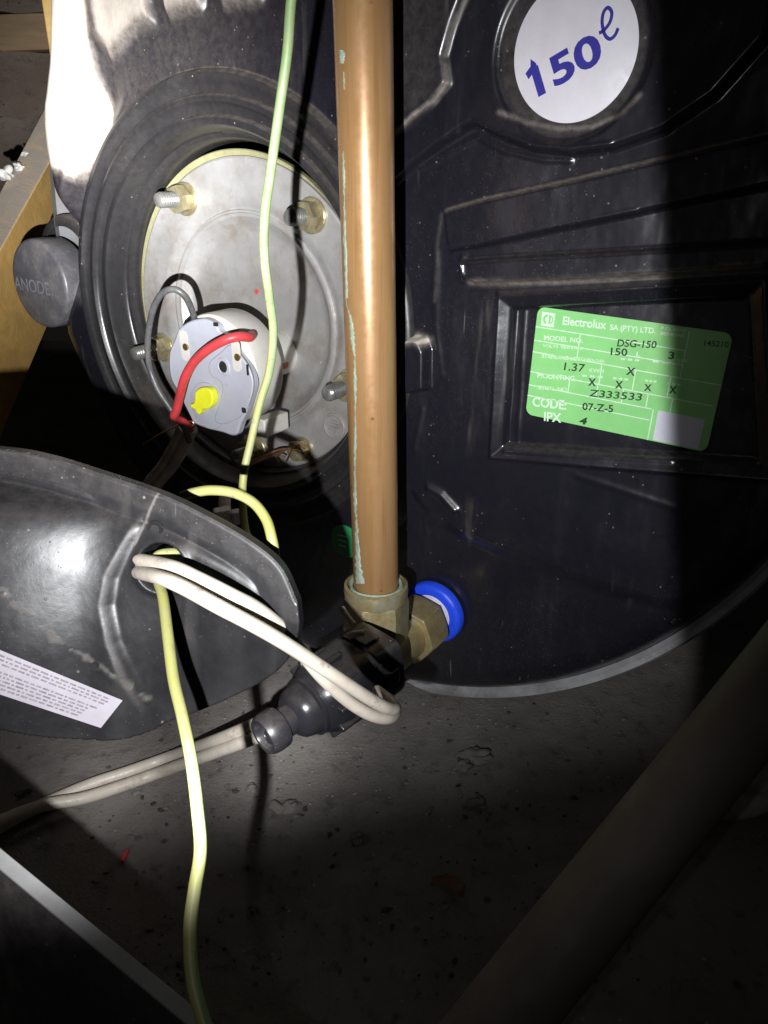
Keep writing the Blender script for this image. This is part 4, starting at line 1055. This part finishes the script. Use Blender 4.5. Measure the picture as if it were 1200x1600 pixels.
# ---- bits on the floor
crumbs = [(744, 1182, 5.5, 'pale crumb with a dark side on the floor below the heater rim'), (722, 1196, 4.2, 'small crumb left of the larger pale crumb below the rim'), (455, 1258, 3.6, 'right one of two little crumbs on the lit floor'), (432, 1262, 3.0, 'left one of two little crumbs on the lit floor'),
          (393, 1232, 2.2, 'tiny crumb beside the edge of the shadow'), (35, 1240, 2.6, 'tiny crumb behind the floor cable at the left'), (560, 1308, 2.6, 'lone crumb in the dim middle of the floor'), (745, 1255, 3.4, 'dull crumb in the dim floor right of the middle')]
for k, (u, v, r, lb) in enumerate(crumbs):
    c = on_floor(u, v, -CAM_H + r * .5); obj('mortar_crumb', lump(c, r, 50 + k, (1.2, 1, .7), 3, .75, 2.8), M['grit'], label=lb, cat='crumb', base=tuple(c), group='crumbs on the floor')
M['dark_grit'] = paint('dark_grit', (.045, .038, .032), .9, .4, 300)
for nm, cnt, mt_, sd in (('floor_grit', 700, 'grit', 0), ('dark_floor_grit', 220, 'dark_grit', 1)):
    gr = []
    for k in range(cnt):
        u, v = random.uniform(120, 1000), random.uniform(1070, 1560) if k % 3 else random.uniform(1070, 1280)
        r = random.choice((.3, .35, .45, .55, .7, .9, 1.2)); c = on_floor(u, v, -CAM_H + r * .4 + .3)
        gr.append(lump(c, r, 300 + k + 999 * sd, (random.uniform(.8, 1.8), 1, .7), 1, .7))
    obj(nm, merge(*gr), M[mt_], kind='stuff', smooth=0)
M['leaf'] = paint('dry_leaf', (.13, .055, .035), .6, .3, 120)
lf = spline([on_floor(u, v, -CAM_H + z) for u, v, z in ((674, 1374, 2), (700, 1376, 4), (716, 1386, 7), (723, 1402, 4))], 6)
obj('dry_leaf', ribbon(lf, 5 * np.sin(np.linspace(.3, 3.0, len(lf))) + .6, np.array([.2, -.5, .8])), M['leaf'], label='curled brown leaf on the dark floor', cat='leaf', base=tuple(lf[0]))
rp = spline([on_floor(u, v, -CAM_H + z) for u, v, z in ((190, 1346, 3), (194, 1338, 3.4), (199, 1330, 3))], 6)
obj('wire_scrap', tube(rp, 1.2, 10), M['red'], label='dark red wire scrap on the floor at the lower left', cat='wire', base=tuple(rp[0]))
cr = on_floor(1165, 1235, -CAM_H + 8)
obj('crumpled_scrap', lump(cr, 17, 91, (1.2, .8, .8), 4, .7), M['fluff'], label='crumpled pale scrap in the dark beyond the foreground pipe', cat='scrap', base=tuple(cr))
